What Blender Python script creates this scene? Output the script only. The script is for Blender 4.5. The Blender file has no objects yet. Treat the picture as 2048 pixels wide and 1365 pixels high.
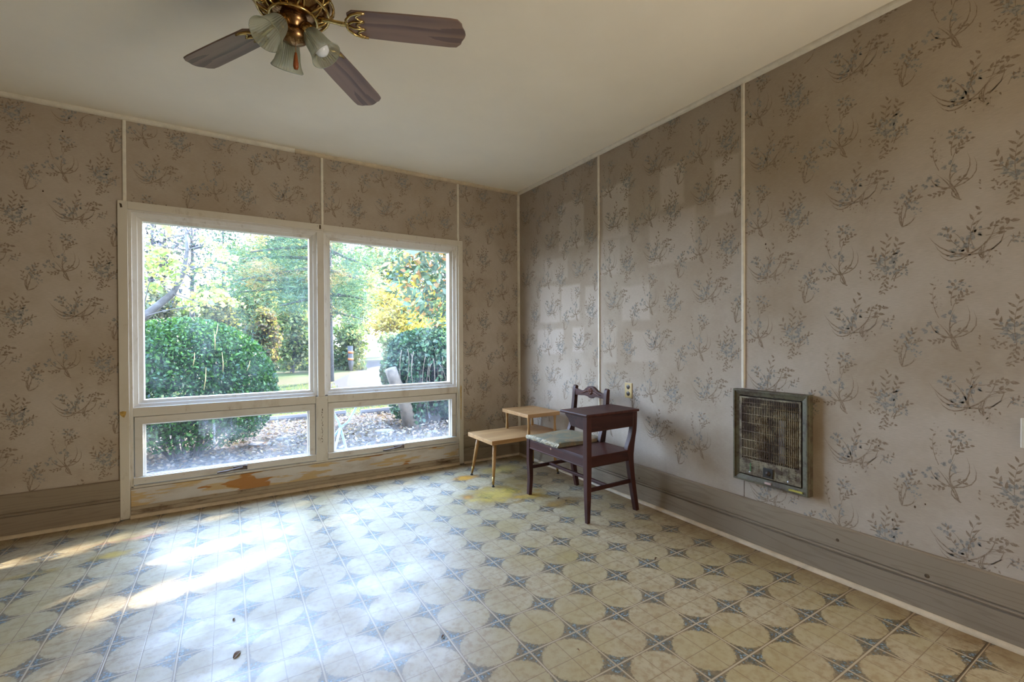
import bpy, bmesh, math, random
import numpy as np
from mathutils import Vector, Matrix

random.seed(7)
rng = np.random.default_rng(11)
scene = bpy.context.scene
col = scene.collection
R = math.radians
PI = math.pi

# ------------------------------------------------------------------ camera
CAM = Vector((-2.5498, -3.9631, 1.2))
YAW, PITCH, ROLL, FPX = R(-31.855), R(-0.3546), R(-0.2821), 910.7


def cam_axes():
    cy, sy, cp, sp = math.cos(YAW), math.sin(YAW), math.cos(PITCH), math.sin(PITCH)
    f = Vector((-sy * cp, cy * cp, sp))
    r = Vector((cy, sy, 0))
    u = r.cross(f)
    cr, sr = math.cos(ROLL), math.sin(ROLL)
    return cr * r + sr * u, -sr * r + cr * u, f


AX_R, AX_U, AX_F = cam_axes()
cd = bpy.data.cameras.new('camera')
cd.sensor_width = 36.0
cd.lens = 36.0 * FPX / 2048.0
cd.clip_start = 0.02
cd.clip_end = 400
cam = bpy.data.objects.new('camera', cd)
col.objects.link(cam)
m3 = Matrix((AX_R, AX_U, -AX_F)).transposed()
cam.matrix_world = Matrix.Translation(CAM) @ m3.to_4x4()
scene.camera = cam


def at(u, v, y):
    """the point of the plane y = const seen at a pixel of the photograph"""
    d = AX_F * FPX + AX_R * (u - 1024) - AX_U * (v - 682.5)
    return CAM + d * ((y - CAM.y) / d.y)


def on_floor(u, v, z=0.0):
    d = AX_F * FPX + AX_R * (u - 1024) - AX_U * (v - 682.5)
    return CAM + d * ((z - CAM.z) / d.z)


# ------------------------------------------------------------------ world, sun, added fill lamp, exposure
scene.view_settings.view_transform = 'Standard'
scene.view_settings.look = 'None'
scene.view_settings.gamma = 1.0
scene.view_settings.use_curve_mapping = False
scene.view_settings.exposure = 0.06
SUN_DIR = Vector((1.25, 1.0, 1.05)).normalized()     # towards the sun
SKY_STRENGTH = 22.0
w = bpy.data.worlds.new('world')
scene.world = w
w.use_nodes = True
nt = w.node_tree
bg = nt.nodes['Background']
tc = nt.nodes.new('ShaderNodeTexCoord')
sep = nt.nodes.new('ShaderNodeSeparateXYZ')
nt.links.new(tc.outputs['Generated'], sep.inputs[0])
rmp = nt.nodes.new('ShaderNodeValToRGB')
rmp.color_ramp.elements[0].position = 0.0
rmp.color_ramp.elements[0].color = (0.70, 0.83, 1.0, 1)
rmp.color_ramp.elements[1].position = 0.75
rmp.color_ramp.elements[1].color = (0.36, 0.58, 1.0, 1)
nt.links.new(sep.outputs['Z'], rmp.inputs[0])
nt.links.new(rmp.outputs[0], bg.inputs['Color'])
bg.inputs['Strength'].default_value = SKY_STRENGTH


def add_sun():
    ld = bpy.data.lights.new('sun', 'SUN')
    ld.energy = 40.0
    ld.angle = R(0.6)
    ld.color = (1.0, 0.94, 0.85)
    o = bpy.data.objects.new('sun', ld)
    col.objects.link(o)
    o.rotation_euler = (-SUN_DIR).to_track_quat('-Z', 'Y').to_euler()


def add_fill_lamp(name, loc, target, sx, sy, power, color):
    ld = bpy.data.lights.new(name, 'AREA')
    ld.shape = 'RECTANGLE'
    ld.size, ld.size_y = sx, sy
    ld.energy = power
    ld.color = color
    o = bpy.data.objects.new(name, ld)
    col.objects.link(o)
    o.location = loc
    o.rotation_euler = (Vector(target) - Vector(loc)).to_track_quat('-Z', 'Y').to_euler()


add_sun()
# added fill lamp in a made-up opening, brightens ceiling and window wall
add_fill_lamp('fill_light', (0.02, -5.2, 1.05), (-2.6, -2.6, 2.3), 1.1, 1.7, 74, (1.0, 0.90, 0.77))

# ------------------------------------------------------------------ node helpers


class NT:
    def __init__(self, name):
        self.m = bpy.data.materials.new(name)
        self.m.use_nodes = True
        self.t = self.m.node_tree
        self.b = self.t.nodes['Principled BSDF']
        self.out = self.t.nodes['Material Output']
        self._obj = None

    def n(self, typ, **kw):
        nd = self.t.nodes.new('ShaderNode' + typ)
        for k, v in kw.items():
            setattr(nd, k, v)
        return nd

    def put(self, sock, val):
        if isinstance(val, bpy.types.NodeSocket):
            self.t.links.new(val, sock)
        elif isinstance(val, (tuple, list)) and len(val) == 3 and sock.type == 'RGBA':
            sock.default_value = (*val, 1)
        else:
            sock.default_value = val

    def obj(self):
        if self._obj is None:
            self._obj = self.n('TexCoord').outputs['Object']
        return self._obj

    def xyz(self, vec=None):
        s = self.n('SeparateXYZ')
        self.put(s.inputs[0], vec or self.obj())
        return s.outputs[0], s.outputs[1], s.outputs[2]

    def comb(self, x, y, z):
        c = self.n('CombineXYZ')
        for i, v in enumerate((x, y, z)):
            self.put(c.inputs[i], v)
        return c.outputs[0]

    def math(self, op, a, b=0.0, c=0.0, clamp=False):
        nd = self.n('Math', operation=op, use_clamp=clamp)
        self.put(nd.inputs[0], a)
        self.put(nd.inputs[1], b)
        if op in ('MULTIPLY_ADD', 'COMPARE', 'SMOOTH_MIN', 'SMOOTH_MAX'):
            self.put(nd.inputs[2], c)
        return nd.outputs[0]

    def ramp(self, x, lo, hi, a=0.0, b=1.0, smooth=True):
        nd = self.n('MapRange')
        nd.interpolation_type = 'SMOOTHSTEP' if smooth else 'LINEAR'
        self.put(nd.inputs[0], x)
        for i, v in enumerate((lo, hi, a, b)):
            self.put(nd.inputs[1 + i], v)
        return nd.outputs[0]

    def noise(self, scale, detail=3.0, rough=0.5, vec=None, stretch=None, w=None):
        v = vec or self.obj()
        if stretch:
            mp = self.n('Mapping')
            self.put(mp.inputs[0], v)
            mp.inputs['Scale'].default_value = stretch
            v = mp.outputs[0]
        nd = self.n('TexNoise')
        self.put(nd.inputs['Vector'], v)
        nd.inputs['Scale'].default_value = scale
        nd.inputs['Detail'].default_value = detail
        nd.inputs['Roughness'].default_value = rough
        return nd.outputs['Fac']

    def mix(self, f, a, b, blend='MIX'):
        nd = self.n('Mix', data_type='RGBA', blend_type=blend)
        self.put(nd.inputs[0], f)
        self.put(nd.inputs[6], a)
        self.put(nd.inputs[7], b)
        return nd.outputs[2]

    def bump(self, h, strength=0.3, dist=0.002):
        nd = self.n('Bump')
        nd.inputs['Strength'].default_value = strength
        nd.inputs['Distance'].default_value = dist
        self.put(nd.inputs['Height'], h)
        self.t.links.new(nd.outputs[0], self.b.inputs['Normal'])

    def set(self, color=None, rough=None, metal=None, spec=None, **kw):
        if color is not None:
            self.put(self.b.inputs['Base Color'], color)
        if rough is not None:
            self.put(self.b.inputs['Roughness'], rough)
        if metal is not None:
            self.b.inputs['Metallic'].default_value = metal
        if spec is not None:
            self.b.inputs['Specular IOR Level'].default_value = spec
        for k, v in kw.items():
            self.put(self.b.inputs[k], v)
        return self.m


def plain(name, color, rough=0.5, metal=0.0, var=0.12, scale=18.0, spec=0.5, stretch=None, bump=0.0, **kw):
    """paint, metal or wood with a little mottling"""
    m = NT(name)
    f = m.noise(scale, 4, 0.6, stretch=stretch)
    k = m.ramp(f, 0.3, 0.7, 1 - var, 1 + var, False)
    c = m.mix(1.0, color, m.comb(k, k, k), 'MULTIPLY')
    if bump:
        m.bump(f, bump, 0.002)
    return m.set(c, rough, metal, spec, **kw)


# ------------------------------------------------------------------ mesh helpers
class MB:
    def __init__(self):
        self.v, self.f, self.mi, self.sm = [], [], [], []

    def add(self, verts, faces, mat=0, smooth=False):
        o = len(self.v)
        self.v.extend([tuple(p) for p in verts])
        for fc in faces:
            self.f.append([o + i for i in fc])
            self.mi.append(mat)
            self.sm.append(smooth)
        return self

    def box(self, x0, x1, y0, y1, z0, z1, mat=0):
        x0, x1 = min(x0, x1), max(x0, x1)
        y0, y1 = min(y0, y1), max(y0, y1)
        z0, z1 = min(z0, z1), max(z0, z1)
        v = [(x0, y0, z0), (x1, y0, z0), (x1, y1, z0), (x0, y1, z0), (x0, y0, z1), (x1, y0, z1), (x1, y1, z1), (x0, y1, z1)]
        f = [(0, 3, 2, 1), (4, 5, 6, 7), (0, 1, 5, 4), (1, 2, 6, 5), (2, 3, 7, 6), (3, 0, 4, 7)]
        return self.add(v, f, mat)

    def prism(self, poly, axis, a, b, mat=0, smooth=False):
        """poly: 2D points in the two other axes (in x,y,z order), extruded from a to b along axis"""
        n = len(poly)
        area = sum(poly[i][0] * poly[(i + 1) % n][1] - poly[(i + 1) % n][0] * poly[i][1] for i in range(n))
        if area < 0:
            poly = poly[::-1]
        if (a > b):
            a, b = b, a

        def mk(p, t):
            return {0: (t, p[0], p[1]), 1: (p[0], t, p[1]), 2: (p[0], p[1], t)}[axis]
        v = [mk(p, a) for p in poly] + [mk(p, b) for p in poly]
        flip = axis == 1
        lo, hi = list(range(n))[::-1], list(range(n, 2 * n))
        sides = [(i, (i + 1) % n, n + (i + 1) % n, n + i) for i in range(n)]
        fs = [lo, hi]
        if flip:
            fs = [x[::-1] for x in fs]
            sides = [x[::-1] for x in sides]
        self.add(v, fs, mat, False)
        o = len(self.v) - 2 * n
        for s in sides:
            self.f.append([o + i for i in s])
            self.mi.append(mat)
            self.sm.append(smooth)
        return self

    def tube(self, pts, radii, n=8, mat=0, cap=True, smooth=True, flat=None):
        pts = [Vector(p) for p in pts]
        if not isinstance(radii, (list, tuple)):
            radii = [radii] * len(pts)
        rings = []
        prev = None
        for i, p in enumerate(pts):
            d = (pts[min(i + 1, len(pts) - 1)] - pts[max(i - 1, 0)])
            d = d.normalized() if d.length > 1e-9 else Vector((0, 0, 1))
            if prev is None:
                ref = Vector((0, 0, 1)) if abs(d.z) < 0.9 else Vector((1, 0, 0))
                a = ref.cross(d).normalized()
            else:
                a = (prev - d * prev.dot(d))
                a = a.normalized() if a.length > 1e-6 else d.orthogonal().normalized()
            prev = a
            b = d.cross(a)
            rings.append([p + (a * math.cos(2 * PI * k / n) + b * math.sin(2 * PI * k / n) * (flat or 1.0)) * radii[i] for k in range(n)])
        v = [q for r in rings for q in r]
        f = []
        for i in range(len(pts) - 1):
            for k in range(n):
                f.append((i * n + k, i * n + (k + 1) % n, (i + 1) * n + (k + 1) % n, (i + 1) * n + k))
        if cap:
            f.append(tuple(range(n))[::-1])
            f.append(tuple((len(pts) - 1) * n + k for k in range(n)))
        return self.add(v, f, mat, smooth)

    def lathe(self, prof, n=24, origin=(0, 0, 0), axis=(0, 0, 1), mat=0, cap=False, rib=0.0, nrib=0):
        """prof: (radius, distance along the axis)"""
        ax = Vector(axis).normalized()
        a = ax.orthogonal().normalized()
        b = ax.cross(a)
        o = Vector(origin)
        v = []
        for r, h in prof:
            for k in range(n):
                t = 2 * PI * k / n
                rr = r * (1 + rib * (1 if (k % 2) else -1)) if rib else r
                v.append(o + ax * h + (a * math.cos(t) + b * math.sin(t)) * rr)
        f = []
        for i in range(len(prof) - 1):
            for k in range(n):
                f.append((i * n + k, i * n + (k + 1) % n, (i + 1) * n + (k + 1) % n, (i + 1) * n + k))
        if cap:
            f.append(tuple(range(n))[::-1])
            f.append(tuple((len(prof) - 1) * n + k for k in range(n)))
        return self.add(v, f, mat, True)

    def loft(self, rings, mat=0, smooth=False, cap=True):
        n = len(rings[0])
        v = [p for r in rings for p in r]
        f = []
        for i in range(len(rings) - 1):
            for k in range(n):
                f.append((i * n + k, i * n + (k + 1) % n, (i + 1) * n + (k + 1) % n, (i + 1) * n + k))
        if cap:
            f.append(tuple(range(n))[::-1])
            f.append(tuple((len(rings) - 1) * n + k for k in range(n)))
        return self.add(v, f, mat, smooth)

    def build(self, name, mats, parent=None, bevel=0.0, seg=2, recalc=True):
        me = bpy.data.meshes.new(name)
        me.from_pydata(self.v, [], self.f)
        if not isinstance(mats, (list, tuple)):
            mats = [mats]
        for m in mats:
            me.materials.append(m)
        me.polygons.foreach_set('material_index', self.mi)
        me.polygons.foreach_set('use_smooth', self.sm)
        if recalc:
            bm = bmesh.new()
            bm.from_mesh(me)
            bmesh.ops.recalc_face_normals(bm, faces=bm.faces)
            bm.to_mesh(me)
            bm.free()
        me.update()
        o = bpy.data.objects.new(name, me)
        col.objects.link(o)
        if parent:
            root = parent
            while root.parent:
                root = root.parent
            off = Vector(root.location)
            me.transform(Matrix.Translation(-off))
            o.parent = parent
        if bevel:
            bv = o.modifiers.new('bevel', 'BEVEL')
            bv.width = bevel
            bv.segments = seg
            bv.limit_method = 'ANGLE'
            bv.angle_limit = R(40)
        return o


def tag(o, label=None, cat=None, group=None, kind=None):
    if label:
        o['label'] = label
    if cat:
        o['category'] = cat
    if group:
        o['group'] = group
    if kind:
        o['kind'] = kind
    return o


def thing(name, label, cat, loc=(0, 0, 0), group=None):
    o = bpy.data.objects.new(name, None)
    o.empty_display_size = 0.1
    col.objects.link(o)
    o.location = loc
    return tag(o, label, cat, group)


def struct(o, label=None, cat=None):
    return tag(o, label, cat, None, 'structure')


# ------------------------------------------------------------------ materials
P_TILE, U0, V0 = 0.2286, 0.0174, -0.0104


def mat_floor():
    m = NT('linoleum')
    x, y, z = m.xyz()
    u = m.math('DIVIDE', m.math('SUBTRACT', x, U0), P_TILE)
    v = m.math('DIVIDE', m.math('SUBTRACT', y, V0), P_TILE)
    wob = m.math('MULTIPLY', m.math('SUBTRACT', m.noise(95, 3, 0.7), 0.5), 0.13)
    cx = m.math('ABSOLUTE', m.math('SUBTRACT', m.math('FRACT', u), 0.5))
    cy = m.math('ABSOLUTE', m.math('SUBTRACT', m.math('FRACT', v), 0.5))
    r = m.math('POWER', m.math('ADD', m.math('POWER', cx, 2.15), m.math('POWER', cy, 2.15)), 0.4651)
    star = m.ramp(m.math('ADD', r, wob), 0.470, 0.497)
    mx = m.math('MAXIMUM', cx, cy)
    mn = m.math('MINIMUM', cx, cy)
    edge = m.math('SUBTRACT', 0.5, mx)
    dbl = m.ramp(m.math('ABSOLUTE', m.math('SUBTRACT', edge, 0.017)), 0.004, 0.010, 1, 0)
    core = m.ramp(edge, 0.010, 0.016, 1, 0)
    single = m.ramp(mn, 0.003, 0.009, 1, 0)
    lines = m.math('MAXIMUM', dbl, single)
    # flowers in the four pointed stars
    sx = m.math('SUBTRACT', 0.5, cx)
    sy = m.math('SUBTRACT', 0.5, cy)
    sd = m.math('SQRT', m.math('ADD', m.math('MULTIPLY', sx, sx), m.math('MULTIPLY', sy, sy)))
    vo = m.n('TexVoronoi')
    m.put(vo.inputs['Vector'], m.obj())
    vo.inputs['Scale'].default_value = 105
    vcol = m.n('SeparateColor')
    m.put(vcol.inputs[0], vo.outputs['Color'])
    rnd, rnd2 = vcol.outputs[0], vcol.outputs[1]
    dot = m.ramp(vo.outputs['Distance'], 0.30, 0.62, 1, 0)
    blue = m.mix(rnd2, (0.10, 0.18, 0.24), (0.24, 0.36, 0.42))
    leaf = m.mix(rnd2, (0.07, 0.055, 0.03), (0.22, 0.17, 0.09))
    isblue = m.ramp(m.math('ADD', sd, m.math('MULTIPLY', rnd, 0.25)), 0.24, 0.32, 1, 0)
    petal = m.mix(isblue, leaf, blue)
    dark = m.mix(isblue, (0.165, 0.120, 0.062), (0.055, 0.06, 0.05))
    sc = m.mix(dot, dark, petal)
    # mottled cream ground
    n1 = m.noise(9, 5, 0.6)
    n2 = m.noise(34, 4, 0.65)
    base = m.mix(m.ramp(n1, 0.35, 0.7), (0.45, 0.375, 0.235), (0.39, 0.305, 0.17))
    base = m.mix(m.ramp(n2, 0.44, 0.66, 0, 0.75), base, (0.30, 0.205, 0.10))
    base = m.mix(m.ramp(m.noise(2.2, 3), 0.42, 0.62, 0, 0.5), base, (0.37, 0.29, 0.125))
    c = m.mix(m.math('MULTIPLY', star, 0.9), base, sc)
    c = m.mix(m.math('MULTIPLY', lines, 0.85), c, (0.205, 0.13, 0.065))
    c = m.mix(m.math('MULTIPLY', core, 0.85), c, (0.50, 0.41, 0.27))
    # rust and water stains where they sit on the photograph
    stains = [(930, 957, .20, .10, (0.80, 0.40, 0.02), .95), (937, 995, .075, .06, (0.62, 0.27, 0.01), .95), (990, 990, .40, .26, (0.70, 0.52, 0.08), .75),
              (1062, 992, .22, .14, (0.66, 0.42, 0.05), .75), (1125, 1005, .25, .10, (0.42, 0.24, 0.04), .7), (1000, 940, .30, .20, (0.66, 0.50, 0.12), .6),
              (222, 1112, .14, .075, (0.72, 0.52, 0.10), .8), (255, 1080, .30, .03, (0.70, 0.35, 0.30), .45), (395, 1275, .14, .10, (0.66, 0.58, 0.26), .5),
              (1130, 1115, .16, .12, (0.52, 0.42, 0.16), .4), (1040, 960, .35, .2, (0.40, 0.30, 0.10), .5), (60, 1150, .18, .05, (0.72, 0.56, 0.2), .5)]
    nz = m.noise(11, 4, 0.6)
    for (px, py, rx, ry, sc_, k) in stains:
        p = on_floor(px, py)
        dx = m.math('DIVIDE', m.math('SUBTRACT', x, p.x), rx)
        dy = m.math('DIVIDE', m.math('SUBTRACT', y, p.y), ry)
        d = m.math('ADD', m.math('MULTIPLY', dx, dx), m.math('MULTIPLY', dy, dy))
        d = m.math('ADD', m.math('SQRT', d), m.math('MULTIPLY', m.math('SUBTRACT', nz, 0.5), 1.6))
        c = m.mix(m.ramp(d, 0.25, 1.0, k, 0), c, m.mix(1.0, c, sc_, 'MULTIPLY'))
        c = m.mix(m.ramp(d, 0.1, 0.75, k * 0.55, 0), c, sc_)
    # brown dirt along the skirting boards
    nd = m.math('MULTIPLY', m.noise(6, 5, 0.7), 0.34)
    er = m.ramp(m.math('ADD', m.math('MULTIPLY', x, -1), nd), 0.12, 0.42, 0.85, 0)
    ew = m.ramp(m.math('ADD', m.math('MULTIPLY', y, -1), nd), 0.12, 0.33, 0.7, 0)
    c = m.mix(m.math('MAXIMUM', er, ew), c, m.mix(1.0, c, (0.46, 0.30, 0.12), 'MULTIPLY'))
    seam = m.ramp(m.math('ABSOLUTE', m.math('SUBTRACT', y, on_floor(1976, 1286).y)), 0.0015, 0.004, 0.9, 0)
    c = m.mix(seam, c, (0.06, 0.035, 0.015))
    spk = m.ramp(m.noise(160, 2), 0.76, 0.80, 0, 0.7)
    c = m.mix(spk, c, (0.12, 0.08, 0.04))
    h = m.math('ADD', m.math('MULTIPLY', lines, -0.7), m.math('MULTIPLY', m.noise(120, 3), 0.35))
    h = m.math('ADD', h, m.math('MULTIPLY', m.noise(14, 3), 0.5))
    m.bump(h, 0.22, 0.0015)
    return m.set(c, m.ramp(m.noise(5, 4), 0.3, 0.7, 0.34, 0.52), spec=0.75)


PALE = [  # paler rectangles where pictures hung on the right wall: (y0, y1, z0, z1, strength)
    (-0.67, -1.02, 1.985, 2.40, .55), (-1.244, -1.522, 1.971, 2.385, .75), (-1.817, -2.013, 2.089, 2.364, .6), (-0.376, -0.686, 1.342, 1.69, .6),
    (-0.70, -0.963, 1.355, 1.665, .7), (-1.454, -1.725, 1.327, 1.585, .55), (-0.331, -0.735, 1.049, 1.281, .8), (-2.23, -2.40, 1.95, 2.287, .55),
    (-0.862, -1.013, 1.078, 1.293, .7), (-1.225, -1.433, 1.70, 1.966, .45), (-1.03, -1.19, 1.36, 1.63, .6), (-1.72, -2.10, 1.70, 2.05, .45),
    (-0.45, -0.80, 1.72, 1.93, .4), (-1.24, -1.40, 1.00, 1.30, .35), (-1.55, -1.80, 1.02, 1.25, .35)]


def mat_wallpaper(name, side):
    m = NT(name)
    x, y, z = m.xyz()
    s = y if side == 'right' else x
    vec = m.comb(s, z, 0.0)
    fib = m.noise(150, 2, 0.6, vec=vec, stretch=(0.25, 3.0, 1))
    grime = m.noise(1.6, 5, 0.6, vec=vec)
    c = m.mix(m.ramp(grime, 0.35, 0.68), (0.505, 0.437, 0.360), (0.40, 0.322, 0.24))
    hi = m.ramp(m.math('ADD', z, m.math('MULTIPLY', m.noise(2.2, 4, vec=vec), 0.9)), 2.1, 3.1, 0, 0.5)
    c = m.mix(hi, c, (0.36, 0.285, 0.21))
    if side == 'right':
        grime2 = m.ramp(m.noise(3.0, 5, 0.65, vec=m.comb(s, z, 3.1)), 0.36, 0.60, 0.25, 0.9)
        zone = m.ramp(y, -2.75, -2.35, 0, 1)
        zlo = m.ramp(z, 0.75, 1.15, 0, 1)
        c = m.mix(m.math('MULTIPLY', grime2, m.math('MULTIPLY', zone, m.math('MULTIPLY', zlo, 0.62))), c, (0.40, 0.315, 0.235))
        wx = m.math('MULTIPLY', m.math('SUBTRACT', m.noise(9, 3, vec=vec), 0.5), 0.03)
        for (a, b, z0, z1, k) in PALE:
            dy = m.math('SUBTRACT', m.math('ABSOLUTE', m.math('SUBTRACT', m.math('ADD', y, wx), (a + b) / 2)), abs(a - b) / 2)
            dz = m.math('SUBTRACT', m.math('ABSOLUTE', m.math('SUBTRACT', m.math('ADD', z, wx), (z0 + z1) / 2)), abs(z1 - z0) / 2)
            c = m.mix(m.ramp(m.math('MAXIMUM', dy, dz), -0.018, 0.014, k, 0), c, (0.58, 0.505, 0.43))
    k = m.ramp(fib, 0.25, 0.75, 0.90, 1.10, False)
    c = m.mix(1.0, c, m.comb(k, k, k), 'MULTIPLY')
    m.bump(fib, 0.12, 0.001)
    return m.set(c, 0.85, spec=0.2)


def print_mat(name, c1, c2):
    m = NT(name)
    f = m.noise(90, 3, 0.6)
    return m.set(m.mix(m.ramp(f, 0.3, 0.7), c1, c2), 0.85, spec=0.2)


M = {}
M['floor'] = mat_floor()
M['paper_right'] = mat_wallpaper('wallpaper_right', 'right')
M['paper_window'] = mat_wallpaper('wallpaper_window', 'window')
M['print_leaf'] = print_mat('wallpaper_leaf_print', (0.215, 0.16, 0.11), (0.345, 0.275, 0.205))
M['print_light'] = print_mat('wallpaper_pale_leaf_print', (0.38, 0.31, 0.245), (0.45, 0.375, 0.30))
M['print_blue'] = print_mat('wallpaper_flower_print', (0.20, 0.20, 0.185), (0.385, 0.355, 0.31))
M['print_dark'] = print_mat('wallpaper_mark', (0.06, 0.04, 0.025), (0.13, 0.09, 0.05))
M['ceiling'] = plain('ceiling_paint', (0.87, 0.79, 0.635), 0.8, var=0.03, scale=2.0, spec=0.2)
M['plain_wall'] = plain('plain_wall_paint', (0.25, 0.20, 0.145), 0.85, var=0.05, scale=2.0, spec=0.2)
M['trim_paint'] = plain('trim_paint', (0.72, 0.66, 0.54), 0.45, var=0.10, scale=20, stretch=(1, 1, 1))
M['trim_cream'] = plain('aged_cream_paint', (0.58, 0.47, 0.32), 0.5, var=0.16, scale=14)


def mat_dirty_paint(name, base, dirt, amount, scale=10, stretch=(1, 1, 1), rough=0.45):
    m = NT(name)
    n1 = m.noise(scale, 6, 0.7, stretch=stretch)
    n2 = m.noise(scale * 4, 4, 0.7, stretch=stretch)
    c = m.mix(m.ramp(n1, 0.5, 0.72, 0, amount), base, dirt)
    c = m.mix(m.ramp(n2, 0.60, 0.72, 0, amount * 0.8), c, m.mix(1.0, c, (0.55, 0.46, 0.36), 'MULTIPLY'))
    m.bump(n2, 0.15, 0.001)
    return m.set(c, rough)


M['frame_paint'] = mat_dirty_paint('window_frame_paint', (0.67, 0.62, 0.53), (0.44, 0.36, 0.26), 0.55, 7, (1, 1, 0.35))
M['casing_paint'] = mat_dirty_paint('window_casing_paint', (0.64, 0.58, 0.47), (0.54, 0.45, 0.31), 0.35, 5, (1, 1, 0.4))
M['sash_paint'] = mat_dirty_paint('window_sash_paint', (0.66, 0.62, 0.55), (0.46, 0.39, 0.29), 0.5, 8, (0.4, 1, 1))


def mat_apron():
    m = NT('peeling_apron_paint')
    st = (0.42, 1, 3.2)
    n1 = m.noise(6.5, 5, 0.62, stretch=st)
    n2 = m.noise(5.0, 3, 0.5, stretch=(0.45, 1, 2.4))
    c = m.mix(m.ramp(m.noise(12, 5, 0.7, stretch=(0.3, 1, 1)), 0.45, 0.7), (0.60, 0.56, 0.50), (0.48, 0.42, 0.34))
    c = m.mix(m.ramp(n1, 0.51, 0.57, 0, 0.85), c, (0.55, 0.37, 0.14))
    c = m.mix(m.ramp(n2, 0.595, 0.615, 0, 0.95), c, (0.42, 0.17, 0.015))
    return m.set(c, 0.5)


M['apron'] = mat_apron()
M['shoe_rot'] = mat_dirty_paint('rotten_base_moulding', (0.40, 0.325, 0.22), (0.13, 0.075, 0.032), 1.0, 7, (0.45, 1, 1.8), 0.7)


def mat_skirting():
    m = NT('skirting_paint')
    x, y, z = m.xyz()
    lng = m.math('ADD', x, y)
    v = m.comb(m.math('MULTIPLY', lng, 0.10), z, 0.0)
    n2 = m.noise(7, 3, 0.5, vec=v)
    f = m.math('FRACT', m.math('MULTIPLY', n2, 11.0))
    g = m.ramp(m.math('ABSOLUTE', m.math('SUBTRACT', f, 0.5)), 0.30, 0.50, 0, 1)
    c = m.mix(m.math('MULTIPLY', g, 0.45), (0.285, 0.225, 0.155), (0.20, 0.15, 0.098))
    c = m.mix(m.ramp(m.noise(4, 4), 0.55, 0.75, 0, 0.5), c, (0.22, 0.165, 0.10))
    m.bump(g, 0.10, 0.001)
    return m.set(c, 0.6, spec=0.2)


M['skirting'] = mat_skirting()


def mat_wood(name, c1, c2, axis, scale=6.0, rough=0.35, coat=0.0, spec=0.5):
    m = NT(name)
    st = [1.0, 1.0, 1.0]
    st[axis] = 0.10
    n1 = m.noise(scale * 6, 5, 0.6, stretch=tuple(st))
    n2 = m.noise(scale * 1.2, 3, 0.5, stretch=tuple(st))
    f = m.math('FRACT', m.math('ADD', m.math('MULTIPLY', n2, 7.0), m.math('MULTIPLY', n1, 0.6)))
    c = m.mix(m.ramp(f, 0.0, 0.9), c1, c2)
    c = m.mix(m.ramp(n1, 0.55, 0.75, 0, 0.4), c, m.mix(1.0, c, (0.6, 0.55, 0.5), 'MULTIPLY'))
    m.bump(n1, 0.08, 0.001)
    return m.set(c, rough, spec=spec, **{'Coat Weight': coat, 'Coat Roughness': 0.2})


M['mahogany'] = mat_wood('mahogany_varnish', (0.044, 0.011, 0.008), (0.064, 0.017, 0.011), 1, 5, 0.46, 0.03, 0.28)
M['mahogany_shaded'] = mat_wood('mahogany_varnish_shaded', (0.030, 0.008, 0.006), (0.044, 0.012, 0.008), 0, 5, 0.46, 0.03, 0.28)  # darker copy for the bench ends, their shade put into the colour
M['mahogany_leg'] = mat_wood('mahogany_varnish_leg', (0.038, 0.010, 0.007), (0.052, 0.014, 0.009), 2, 5, 0.46, 0.03, 0.28)
M['birch'] = mat_wood('pale_birch', (0.52, 0.30, 0.125), (0.43, 0.235, 0.09), 0, 3.0, 0.45, 0.1)
M['birch_leg'] = mat_wood('birch_leg', (0.48, 0.265, 0.09), (0.40, 0.21, 0.065), 2, 4.0, 0.4, 0.15)
M['blade_wood'] = mat_wood('fan_blade_veneer', (0.235, 0.150, 0.108), (0.130, 0.080, 0.060), 0, 5.0, 0.45, 0.05)


def metal(name, c, rough, bump=0.0):
    m = NT(name)
    n = m.noise(30, 4, 0.6)
    return m.set(m.mix(m.ramp(n, 0.35, 0.7), c, tuple(v * 0.7 for v in c)), m.ramp(n, 0.3, 0.7, rough, rough + 0.12), 1.0)


M['brass'] = metal('aged_brass', (0.62, 0.44, 0.17), 0.16)
M['brass_dark'] = metal('dark_brass', (0.30, 0.17, 0.075), 0.22)
M['black_metal'] = plain('black_enamel', (0.02, 0.018, 0.016), 0.4)
M['steel'] = metal('worn_steel', (0.42, 0.40, 0.38), 0.3)
M['bronze'] = metal('tarnished_bronze', (0.20, 0.16, 0.14), 0.3)
M['ferrule'] = metal('brass_ferrule', (0.40, 0.26, 0.09), 0.35)
M['amber'] = plain('amber_wood_fob', (0.26, 0.07, 0.015), 0.25, var=0.2, scale=60)


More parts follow.
